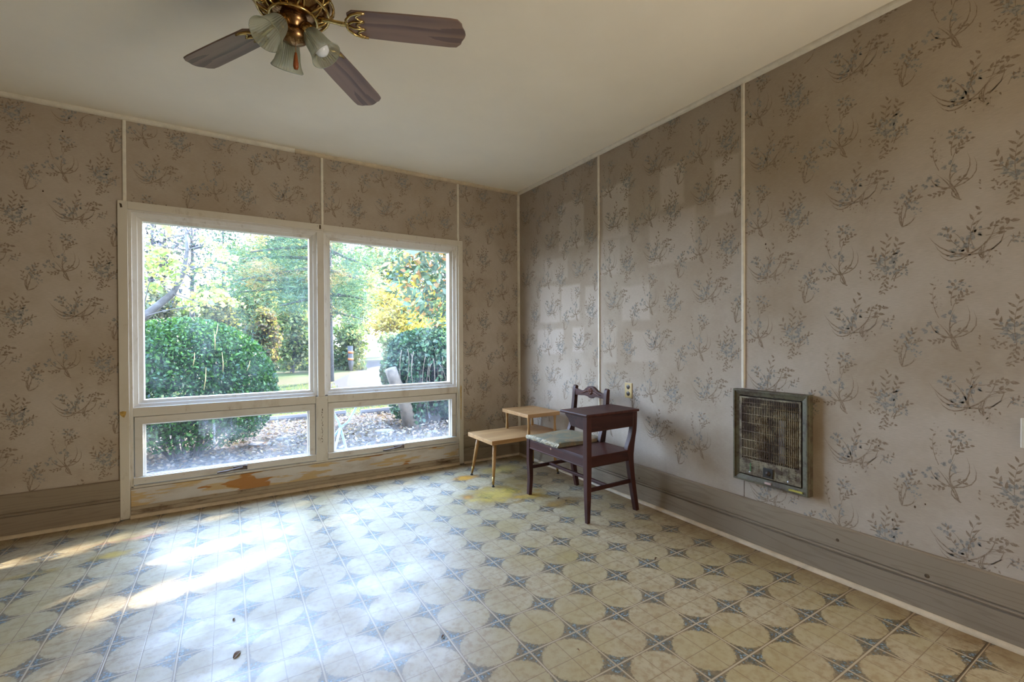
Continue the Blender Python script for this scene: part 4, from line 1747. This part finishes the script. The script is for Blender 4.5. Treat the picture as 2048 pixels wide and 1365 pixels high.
# grass and fallen leaves
n_ = 9000
gp = np.column_stack([rng.uniform(-4, 5, n_), 5.35 + rng.random(n_) ** 1.5 * 7, np.full(n_, GZ + .03)])
dr = (gp[:, 1] > 9.3) & (gp[:, 0] > .1 + (gp[:, 1] - 9.3) * .12)
gp = gp[~dr]
tag(leaves('grass', gp, .10, .10, pal([(0.26, .32, .07), (.34, .37, .10), (.40, .34, .15), (.20, .27, .06)], len(gp)), 'leaf', up=(0, 0, 1.0)), 'short green and straw coloured grass of the lawn behind the bed', 'grass', kind='stuff')
n_ = 15000
lp = np.column_stack([rng.uniform(-5, 3, n_), .35 + 5.0 * rng.random(n_), GZ + .015 + .035 * rng.random(n_)])
tag(leaves('fallen_leaves', lp, .060, .5, pal([(.42, .31, .25), (.50, .41, .33), (.30, .19, .13), (.58, .50, .43), (.24, .15, .10), (.38, .30, .16)], n_, .3), 'litter', flat=.75), 'brown and tan fallen leaves covering the bed under the window', 'leaves', kind='stuff')

# landscape timbers edging the bed
M['timber'] = plain('weathered_timber', (0.085, 0.070, 0.066), .9, var=.25, scale=10, stretch=(.2, 1, 1))
for (x0, x1, y_, tl_, lab) in ((-2.30, -.62, 5.32, .03, 'weathered timber edging the bed beside the rounded bush'), (-.36, .55, 5.22, -.03, 'weathered timber edging the bed next to the ivy covered stump')):
    b = MB()
    b.prism([(y_ - .05, GZ), (y_ + .05, GZ), (y_ + .055, GZ + .06), (y_ + .03, GZ + .105), (y_ - .03, GZ + .105), (y_ - .055, GZ + .06)], 0, x0, x1)
    tag(b.build('garden_timber', M['timber'], None, .008), lab, 'timber', 'timbers edging the bed')

# pale blocks lying in the leaves
M['stone'] = plain('pale_stone', (0.11, 0.098, 0.094), .9, var=.2, scale=12, bump=.4)
for k, (px, py, s, lab) in enumerate(((520, 893, .15, 'flat pale stone in the fallen leaves beside the rounded bush'), (564, 880, .11, 'small white stone in the leaves, behind the flat pale one'), (770, 867, .17, 'pinkish flat stone in the leaves before the ivy stump'), (866, 866, .10, 'small pale stone in the leaves right of the ivy stump'))):
    p = on_floor(px, py, GZ)
    b = MB()
    b.lathe([(.0001, -.01), (1.0 * s, 0), (.95 * s, .22 * s), (.6 * s, .36 * s), (.0001, .38 * s)], 9, (p.x, p.y, GZ), (.05, .03, 1))
    for j in range(len(b.v)):
        x_, y_, z_ = b.v[j]
        b.v[j] = (p.x + (x_ - p.x) * random.uniform(.85, 1.15), p.y + (y_ - p.y) * .6 * random.uniform(.9, 1.1), z_)
    o = b.build('garden_stone', M['stone'])
    for q in o.data.polygons:
        q.use_smooth = False
    tag(o, lab, 'stone', 'stones in the fallen leaves')

# ---- clipped round bush left
bush = thing('round_bush', 'big rounded dark green bush close outside the left panes', 'bush', (-3.02, 3.05, GZ))
bc, br = np.array((-3.02, 3.05, .55)), np.array((1.00, .95, .90))
p = blob(bc, br, 42000, .80)
p = p[p[:, 2] > GZ + .22]
low = ((p[:, 2] - GZ) / 1.6).clip(0, 1)
keep = rng.random(len(p)) < (.42 + .58 * low)
p = p[keep]
cols = pal([(.045, .135, .028), (.065, .18, .038), (.12, .27, .055), (.03, .085, .026)], len(p), .35)
leaves('foliage', p, .043, .55, cols, 'leaf_glossy', bush)
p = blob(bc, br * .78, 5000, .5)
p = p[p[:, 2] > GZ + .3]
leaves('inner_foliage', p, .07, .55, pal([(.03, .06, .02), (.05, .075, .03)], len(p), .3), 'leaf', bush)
b = MB()
for k in range(22):
    a = rng.uniform(0, 6.28)
    rr = rng.uniform(.3, .92)
    limb(b, (-3.02 + .15 * math.cos(a), 3.05 + .15 * math.sin(a), GZ), (-3.02 + rr * math.cos(a), 3.05 + rr * math.sin(a), rng.uniform(.1, 1.0)), .016, .005)
b.build('stems', M['bark_dark'], bush)

# dry stalks standing in the bush
stk = [(430, 700, 428, 662), (446, 745, 444, 705), (408, 780, 412, 735), (386, 732, 389, 706), (494, 742, 500, 722), (430, 676, 436, 648)]
for k, (u0, v0, u1, v1) in enumerate(stk):
    b = MB()
    p0, p1 = at(u0, v0, 2.02 + .03 * k), at(u1, v1, 1.95 + .03 * k)
    b.tube([p0, (p0 + p1) / 2 + Vector((.006, 0, 0)), p1], [.003, .0045, .002], 5)
    b.build('dry_stalk', M['straw'], bush)

# ---- ivy covered stump right
ivy = thing('ivy_stump', 'leaning cut tree stump smothered in dark ivy outside the right panes', 'stump', (.42, 3.75, GZ))
b = MB()
q0, q1 = at(822, 862, 3.45), at(781, 738, 3.35)
q0.z = GZ
dd = (q1 - q0)
b.tube([q0, q0 + dd * .4 + Vector((.03, 0, 0)), q0 + dd * .8, q1], [.125, .108, .100, .098], 12)
b.build('leaning_trunk', M['bark_pale'], ivy)
b = MB()
q2 = at(838, 790, 3.6)
b.tube([Vector((.12, 3.62, GZ)), q2, at(836, 700, 3.7)], [.12, .085, .055], 10)
b.build('trunk', M['bark'], ivy)
b = MB()
b.tube([Vector((.55, 3.75, GZ)), Vector((.60, 3.8, .5)), Vector((.62, 3.8, 1.0))], [.14, .11, .08], 10)
b.build('trunk', M['bark_dark'], ivy)
p = np.vstack([blob((.62, 3.78, .58), (.86, .75, .74), 14000, .72), blob((.40, 3.75, .95), (.62, .55, .42), 5000, .7), blob((-.12, 3.7, .62), (.26, .3, .36), 1900, .6),
               blob((1.0, 3.9, .35), (.7, .6, .62), 5500, .7), blob((-.02, 3.6, .12), (.24, .26, .30), 700, .7), blob((.12, 3.45, -.10), (.16, .14, .22), 450, .7)])
# bare, shaded middle where the vines hang
hole = (np.abs(p[:, 0] - .36) < .26) & (p[:, 1] < 3.7) & (p[:, 2] < .75) & (rng.random(len(p)) < .86)
p = p[~hole & (p[:, 2] > GZ)]
leaves('ivy_leaves', p, .066, .75, pal([(.05, .13, .06), (.08, .18, .075), (.13, .24, .10), (.035, .085, .05), (.22, .30, .18)], len(p), .3), 'leaf_glossy', ivy)
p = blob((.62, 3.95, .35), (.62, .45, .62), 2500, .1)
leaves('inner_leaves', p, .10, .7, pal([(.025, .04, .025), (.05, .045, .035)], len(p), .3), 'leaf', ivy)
b = MB()
for k in range(15):
    u = rng.uniform(800, 895)
    y_ = rng.uniform(3.0, 3.4)
    t0 = at(u, rng.uniform(690, 730), y_)
    t1 = at(u + rng.uniform(-16, 12), rng.uniform(765, 850), y_ + .1)
    limb(b, t0, t1, .006, .004, .22, 8)
b.build('hanging_vines', M['vine'], ivy)

# ---- pale blue bent tube stand near the wall
M['blue_metal'] = plain('pale_blue_metal', (0.26, 0.35, 0.37), .45, var=.15, scale=20)
st = thing('metal_stand', 'pale blue bent tube stand just outside the lower right pane', 'stand', (-1.72, .55, GZ))
kn = at(681, 856, .55)
b = MB()
for (u, v_, yy) in ((660, 812, .60), (717, 806, .60)):
    e = at(u, v_, yy)
    md = at((u + 681) / 2 + (5 if u < 681 else 6), (v_ + 856) / 2 + 4, (yy + .55) / 2)
    b = MB()
    up_ = Vector((e.x + (.02 if u > 681 else -.02), yy, e.z + .05))
    b.tube([kn, kn * .35 + md * .65 + Vector((0, 0, -.004)), e, up_], .011, 8)
    b.build('arm', M['blue_metal'], st)
for (ex, ey) in ((-1.52, .62), (-2.02, .72), (-1.85, .34)):
    b = MB()
    g_ = Vector((ex, ey, GZ))
    m_ = kn * .55 + g_ * .45 + Vector((0, 0, .06))
    b.tube([kn, m_, g_ + Vector((0, 0, .0))], .011, 8)
    b.build('leg', M['blue_metal'], st)
b = MB()
cc = (at(660, 812, .60) + at(717, 806, .60)) / 2 + Vector((0, .02, .05))
b.tube([(cc.x + .155 * math.cos(t), cc.y + .13 * math.sin(t), cc.z) for t in [2 * PI * k / 24 for k in range(25)]], .007, 8, cap=False)
b.build('ring', M['blue_metal'], st)

# ---- post with orange marks by the drive
pst = thing('marker_post', 'grey wooden post with two orange bands beside the driveway', 'post', tuple(on_floor(702, 742, GZ)))
pp = on_floor(702, 742, GZ)
b = MB()
b.tube([(pp.x, pp.y, GZ), (pp.x, pp.y, GZ + .35), (pp.x - .03, pp.y, GZ + 1.17)], [.07, .12, .12], 10)
b.build('post', M['bark'], pst)
M['orange'] = plain('orange_band', (0.40, 0.11, 0.03), .6, var=.1)
for zc in (.50, .82):
    b = MB()
    b.tube([(pp.x - .01, pp.y, GZ + zc), (pp.x - .012, pp.y, GZ + zc + .11)], .128, 10)
    b.build('band', M['orange'], pst)

# ---- trees
YG = [(.32, .38, .12), (.40, .42, .15), (.25, .34, .12), (.46, .43, .18)]
MG = [(.16, .26, .07), (.22, .33, .10), (.12, .20, .06)]
YE = [(.95, .78, .14), (1.0, .84, .18), (.80, .72, .16), (.85, .58, .14)]
BG = [(.13, .25, .17), (.18, .32, .22), (.10, .19, .13)]


def tree(label, base, trunk, centers, rad, n, ln, asp, cols, mat='leaf', tr=.08, flat=.3, branch=10, name='tree', cat='tree', group='trees and shrubs beyond the lawn', bark='bark', var=.25):
    """trunk: list of points; centres of leaf clumps"""
    t = thing(name, label, cat, (base[0], base[1], GZ), group)
    b = MB()
    pts = [Vector(q) for q in trunk]
    k_ = len(pts) - 1
    b.tube(pts, [tr * (1 - .75 * i / k_) for i in range(k_ + 1)], 9)
    b.build('trunk', M[bark], t)
    b = MB()
    idx = rng.permutation(len(centers))[:branch]
    for i in idx:
        c = Vector(centers[i])
        j = min(range(len(pts)), key=lambda q: (pts[q] - c).length + (0 if pts[q].z < c.z else 2))
        limb(b, pts[j], c, tr * .35, tr * .08, .15)
    if len(idx):
        b.build('branches', M[bark], t)
    p_ = clumps(centers, rad, n)
    p_ = p_[p_[:, 2] > GZ + .02]
    leaves('foliage', p_, ln, asp, pal(cols, len(p_), var), mat, t, flat)
    return t


def crown(c, r, k):
    d = rng.standard_normal((k, 3))
    d /= np.linalg.norm(d, axis=1, keepdims=True)
    return np.array(c) + d * rng.random((k, 1)) ** .45 * np.array(r)


# young tree leaning in from the left, its leaves lit through
lt = thing('leaning_tree', 'young tree leaning in from the left with sunlit yellow green leaves', 'tree', (-4.5, 6.0, GZ), 'trees and shrubs beyond the lawn')
T = [Vector((-5.0, 6.0, GZ)), Vector((-4.75, 6.0, .6)), at(262, 652, 6.0), at(285, 636, 6.0), at(345, 588, 6.0), at(368, 545, 6.05), at(375, 500, 6.1), at(373, 470, 6.15)]
b = MB()
b.tube(T, [.10, .085, .072, .068, .056, .046, .034, .028], 10)
b.build('trunk', M['bark'], lt)
b = MB()
for a, c_, r0 in ((T[7], at(362, 440, 6.2), .02), (T[7], at(392, 446, 6.2), .018), (at(368, 470, 6.2), at(330, 478, 6.1), .012), (T[5], at(410, 533, 5.9), .02), (at(410, 533, 5.9), at(455, 545, 5.6), .012), (T[4], at(352, 535, 5.8), .02),
                  (at(352, 535, 5.8), at(300, 520, 5.6), .012), (T[6], at(430, 490, 5.8), .014), (T[5], at(430, 545, 5.5), .012), (T[4], at(430, 620, 5.2), .014), (T[3], at(300, 560, 5.7), .016), (T[3], at(420, 610, 5.4), .012), (T[6], at(300, 490, 5.9), .014)):
    limb(b, a, c_, r0, r0 * .35, .10)
b.build('branches', M['bark'], lt)
cl = [(295, 498), (300, 520), (318, 505), (332, 502), (325, 512), (345, 522), (355, 520), (292, 545), (310, 535), (325, 540), (322, 560), (300, 575), (392, 532), (366, 537), (412, 478), (418, 486), (435, 498), (445, 505), (452, 515), (425, 520), (290, 600), (398, 590), (375, 600), (415, 588),
      (430, 600), (385, 610), (440, 590), (408, 608), (340, 470), (330, 455), (288, 515), (305, 548), (315, 575), (450, 560), (462, 600), (350, 556), (445, 535), (285, 480), (470, 610), (420, 565), (293, 530), (337, 530), (402, 600)]
cen = [tuple(at(u, v_, rng.uniform(5.2, 6.3))) for u, v_ in cl]
p = clumps(cen, (.07, .10, .055), 950)
leaves('foliage', p, .085, .75, pal([(.40, .54, .18), (.50, .60, .22), (.34, .50, .16), (.56, .54, .18), (.36, .50, .24)], len(p), .2), 'leaf', lt, .5)

# magnolia at the right, tall enough to shade the window from the low sun
mg = thing('magnolia_tree', 'large leaved magnolia with orange brown and yellow leaves at the upper right', 'tree', (2.6, 5.6, GZ), 'trees and shrubs beyond the lawn')
b = MB()
T2 = [Vector((3.3, 6.3, GZ)), Vector((3.25, 6.2, 1.5)), Vector((3.3, 6.0, 3.4)), Vector((3.6, 5.8, 5.6)), Vector((3.9, 5.6, 8.0))]
b.tube(T2, [.20, .17, .14, .10, .05], 10)
b.build('trunk', M['bark'], mg)
cen = []
for u in range(788, 960, 13):
    for v_ in range(470, 645, 13):
        if v_ > 560 + max(0, 850 - u) * -.9 + 80 or (u < 800 and v_ > 590):
            continue
        if rng.random() < .62:
            cen.append(tuple(at(u + rng.uniform(-6, 6), v_ + rng.uniform(-6, 6), rng.uniform(4.3, 6.4))))
vis = np.array(cen)
up_c = crown((4.3, 5.3, 6.3), (2.5, 2.2, 2.3), 260)
p = np.vstack([clumps(vis, (.14, .18, .13), 2600), clumps(up_c, (.30, .30, .26), 15000)])
n_ = len(p)
mc = pal([(.13, .22, .12), (.18, .28, .16), (.24, .34, .22), (.10, .16, .09)], n_, .25)
k = rng.random(n_)
mc[k < .16] = pal([(.62, .36, .12), (.55, .26, .09)], int((k < .16).sum()), .2)
mc[(k > .16) & (k < .30)] = pal([(.75, .62, .08), (.80, .70, .16)], int(((k > .16) & (k < .30)).sum()), .15)
leaves('foliage', p, .17, .42, mc, 'leaf_glossy', mg, .2)
b = MB()
for i in rng.permutation(len(vis))[:16]:
    limb(b, T2[2], vis[i], .035, .008, .1)
for i in rng.permutation(len(up_c))[:26]:
    limb(b, T2[3], up_c[i], .045, .010, .1)
b.build('branches', M['bark'], mg)

# ivy clad forked trunk behind the stump
fk = thing('forked_tree', 'forked trunk wrapped in ivy rising behind the ivy stump', 'tree', tuple(at(880, 700, 9.0).xy) + (GZ,), 'trees and shrubs beyond the lawn')
f0, f1 = at(880, 668, 9.0), at(880, 700, 9.0)
b = MB()
b.tube([Vector((f1.x, 9.0, GZ)), f1, f0], [.22, .18, .16], 9)
for (u, v_) in ((858, 625), (905, 622), (892, 600)):
    limb(b, f0, at(u, v_, 9.0), .09, .03, .05)
b.build('trunk', M['bark'], fk)
p = np.vstack([clumps([tuple(at(880, v_, 9.0)) for v_ in range(648, 710, 8)], (.16, .16, .12), 700), clumps([tuple(at(u, v_, 9.0)) for u, v_ in ((868, 640), (862, 630), (894, 645), (903, 632), (880, 652))], (.14, .14, .10), 350), clumps([tuple(at(u, v_, 9.0)) for u, v_ in ((850, 615), (870, 620), (890, 612), (905, 600), (880, 600))], (.3, .3, .15), 700)])
leaves('ivy', p, .10, .7, pal([(.18, .30, .10), (.26, .38, .14), (.12, .22, .08)], len(p)), 'leaf', fk)

# big feathery pine: long drooping limbs
pn = thing('feathery_pine', 'big pine with long grey limbs and feathery blue green needles behind the mullion', 'tree', (2.2, 13.5, GZ), 'trees and shrubs beyond the lawn')
px0 = at(655, 600, 13.0)
PT = [Vector((px0.x, 13.2, GZ)), Vector((px0.x, 13.2, 3)), Vector((px0.x + .1, 13.2, 7.5))]
b = MB()
b.tube(PT, [.24, .19, .10], 10)
b.build('trunk', M['bark'], pn)
limbs = [((655, 532), (560, 545), (468, 562)), ((655, 470), (590, 470), (522, 487)), ((655, 495), (580, 492), (500, 505)), ((655, 560), (590, 558), (512, 562)), ((655, 500), (700, 520), (745, 535)), ((655, 590), (700, 590), (730, 600)), ((655, 540), (700, 552), (736, 565)), ((655, 620), (690, 630), (728, 640)), ((655, 470), (700, 480), (760, 500)),
         ((655, 590), (610, 600), (560, 612)), ((655, 450), (590, 440), (470, 455)), ((655, 450), (700, 440), (770, 470)), ((655, 520), (560, 510), (455, 520)), ((655, 580), (560, 575), (480, 585))]
b = MB()
nc = []
for L3 in limbs:
    yb = rng.uniform(11.5, 13.5)
    P3 = [at(L3[0][0], L3[0][1], 13.2), at(L3[1][0], L3[1][1], (13.2 + yb) / 2), at(L3[2][0], L3[2][1], yb)]
    b.tube([P3[0] * ((1 - t) ** 2) + P3[1] * (2 * t * (1 - t)) + P3[2] * (t * t) for t in [k / 8 for k in range(9)]], [.075 - .055 * k / 8 for k in range(9)], 7)
    for k in range(34):
        t = rng.uniform(.10, 1.05)
        q = P3[0] * ((1 - t) ** 2) + P3[1] * (2 * t * (1 - t)) + P3[2] * (t * t)
        nc.append((q.x + rng.normal(0, .25), q.y + rng.normal(0, .7), q.z + rng.normal(.10, .20)))
b.build('limbs', M['bark'], pn)
p = clumps(nc, (.30, .32, .13), 30000)
cols = pal(BG + [(.24, .36, .22)], len(p), .2)
k = rng.random(len(p))
grp = (np.sin(p[:, 0] * 3.1 + 1) + np.sin(p[:, 2] * 4.3) + np.sin(p[:, 1] * 2.2)) > .9
cols[grp & (k < .75)] = pal([(.60, .46, .20), (.66, .52, .28), (.55, .40, .22)], int((grp & (k < .75)).sum()), .15)
leaves('needles', p, .19, .085, cols, 'leaf', pn, .35)

# dark cedar column between the leaning tree and the pine
c0 = at(447, 560, 15)
tree('narrow dark blue green cedar between the leaning tree and the pine', (c0.x, 15.2), [(c0.x, 15.2, GZ), (c0.x, 15.2, 3.5), (c0.x, 15.2, 5.4)], [(c0.x + rng.normal(0, .35), 15.2 + rng.normal(0, .35), z_) for z_ in np.linspace(.6, 5.2, 34)], (.32, .32, .2), 4200, .15, .25, [(.05, .11, .09), (.07, .14, .11), (.10, .17, .12)], name='cedar_tree')
# thin bare trees against the sky at the left
for (u, lab, top) in ((326, 'thin bare dark trunk against the sky, left of the leaning tree top', 425), (300, 'thin dark leaved tree at the left edge of the left pane', 420)):
    c = at(u, 560, 13)
    tp = at(u + 14, top - 40, 13.2)
    cen = [tuple(at(u + rng.normal(0, 26), rng.uniform(430, 600), 13 + rng.normal(0, .5))) for _ in range(22)]
    tree(lab, (c.x, 13), [(c.x, 13, GZ), tuple(c), tuple(at(u + 3, 480, 13.1)), tuple(tp)], cen, (.28, .3, .25), 900, .10, .6, [(.10, .10, .16), (.14, .18, .12), (.09, .10, .14)], tr=.09, branch=16, bark='bark_dark', name='bare_tree')
c = at(384, 560, 17)
cen = [tuple(at(385 + rng.normal(0, 34), rng.uniform(450, 545), 17 + rng.normal(0, .6))) for _ in range(34)]
tree('airy dark twigged tree against the bright sky behind the leaning tree', (c.x, 17), [(c.x, 17, GZ), tuple(c), tuple(at(385, 500, 17)), tuple(at(383, 440, 17))], cen, (.35, .3, .3), 1500, .11, .5, [(.10, .09, .17), (.13, .13, .20), (.12, .16, .12)], tr=.10, branch=26, bark='bark_dark', name='bare_tree')

# shrubs and trees of the wood edge
SH = [
    # label, u0, u1, v_top, v_bot, y, n, leaf, palette, name
    ('yellow green shrub of thin stems at the wood edge, left of the mullion', 535, 632, 590, 742, 18.5, 6200, .16, YG + MG, 'yellow_shrub', 'shrub'),
    ('grey twiggy shrub thicket behind the rounded bush, at the far left', 268, 360, 570, 700, 12.0, 3000, .12, [(.26, .25, .18), (.20, .24, .13), (.30, .27, .20), (.16, .22, .10)], 'twiggy_shrub', 'shrub'),
    ('olive shrub thicket behind the rounded bush, beside the cedar', 385, 480, 575, 720, 14.0, 3800, .13, [(.20, .25, .10), (.30, .30, .11), (.14, .18, .09), (.40, .36, .12)], 'twiggy_shrub', 'shrub'),
    ('reddish brown brush in the shade left of the yellow green shrub', 478, 565, 615, 745, 16.5, 5200, .14, [(.24, .17, .11), (.30, .22, .14), (.22, .26, .10), (.36, .34, .10)], 'brush', 'shrub'),
    ('light green small tree standing by the marker post', 655, 742, 630, 744, 19.5, 4200, .16, MG + YG, 'small_tree', 'tree'),
    ('pale green bush between the driveway and the ivy stump', 756, 822, 655, 735, 10.5, 2400, .11, [(.30, .40, .22), (.24, .34, .16), (.38, .46, .24)], 'pale_bush', 'bush'),
    ('bright yellow maple behind the end of the driveway', 736, 870, 545, 715, 25.0, 5600, .24, YE, 'maple_tree', 'tree'),
    ('tall yellow leaved tree behind the magnolia', 800, 960, 520, 720, 30.0, 4600, .28, YE + YG, 'maple_tree', 'tree'),
    ('olive yellow tree behind the pine, left pane', 440, 560, 470, 690, 24.0, 4800, .25, YG + [(.50, .44, .18), (.40, .40, .20)], 'wood_tree', 'tree'),
    ('light green tree behind the pine, right of the olive yellow one', 545, 650, 450, 690, 27.0, 5000, .27, YG + [(.50, .46, .22)], 'wood_tree', 'tree'),
    ('sunny green tree seen over the small tree by the post', 650, 760, 480, 700, 29.0, 5200, .28, YG + MG + YE[:1], 'wood_tree', 'tree'),
    ('green tree far behind the leaning tree, lowest of the far row', 270, 400, 570, 700, 24.0, 4200, .26, MG + YG, 'wood_tree', 'tree'),
    ('olive tree of the far row between the leaning tree and the cedar', 380, 470, 560, 700, 26.0, 3600, .26, YG + MG, 'wood_tree', 'tree'),
    ('broad dull green tree of the far row behind the pine, left of the mullion', 470, 665, 425, 700, 40.0, 6000, .42, [(.24, .32, .18), (.30, .36, .18), (.40, .38, .20)], 'wood_tree', 'tree'),
    ('hazy green tree far off between the pine and the magnolia', 715, 835, 425, 700, 34.0, 5200, .34, [(.30, .36, .16), (.38, .42, .20), (.46, .44, .20)], 'wood_tree', 'tree'),
    ('tall hazy tree of the far row behind the right end of the pine', 560, 700, 400, 690, 36.0, 5600, .36, [(.30, .38, .22), (.36, .42, .24), (.46, .42, .24)], 'wood_tree', 'tree'),
]
for (lab, u0, u1, vt, vb, y_, n_, ls, pl_, nm, ct) in SH:
    uc = (u0 + u1) / 2
    vm = (vt + vb) / 2
    c = at(uc, vm, y_)
    rx = (at(u1, vm, y_) - at(u0, vm, y_)).length / 2
    rz = (at(uc, vt, y_).z - at(uc, vb, y_).z) / 2
    cen = [tuple(q) for q in crown((c.x, y_, c.z), (rx * .85, max(.8, rx * .6), rz * .88), 60)]
    tree(lab, (c.x, y_), [(c.x, y_, GZ), (c.x + .1, y_, GZ + (c.z - GZ) * .5), (c.x, y_, c.z), (c.x + .1, y_, c.z + rz * .7)], cen, (rx * .14, rx * .2, rz * .10), n_, ls, .6, pl_, tr=min(.16, .035 * rz + .03), branch=14, name=nm, cat=ct)

# the dark base of the wood edge
n_ = 5200
uu = rng.uniform(440, 735, n_)
base = np.array([tuple(on_floor(u, 741.5, GZ)) for u in (440, 590, 735)])
xx = np.interp(uu, (440, 590, 735), base[:, 0])
yy = np.interp(uu, (440, 590, 735), base[:, 1])
p = np.column_stack([xx, yy + rng.uniform(0, 2.0, n_), GZ + .9 * rng.random(n_) ** 2])
tag(leaves('undergrowth', p, .18, .5, pal([(.10, .17, .08), (.16, .24, .10), (.22, .28, .12), (.30, .26, .16)], n_), 'leaf'), 'low dark undergrowth along the edge of the wood', 'undergrowth', kind='stuff')
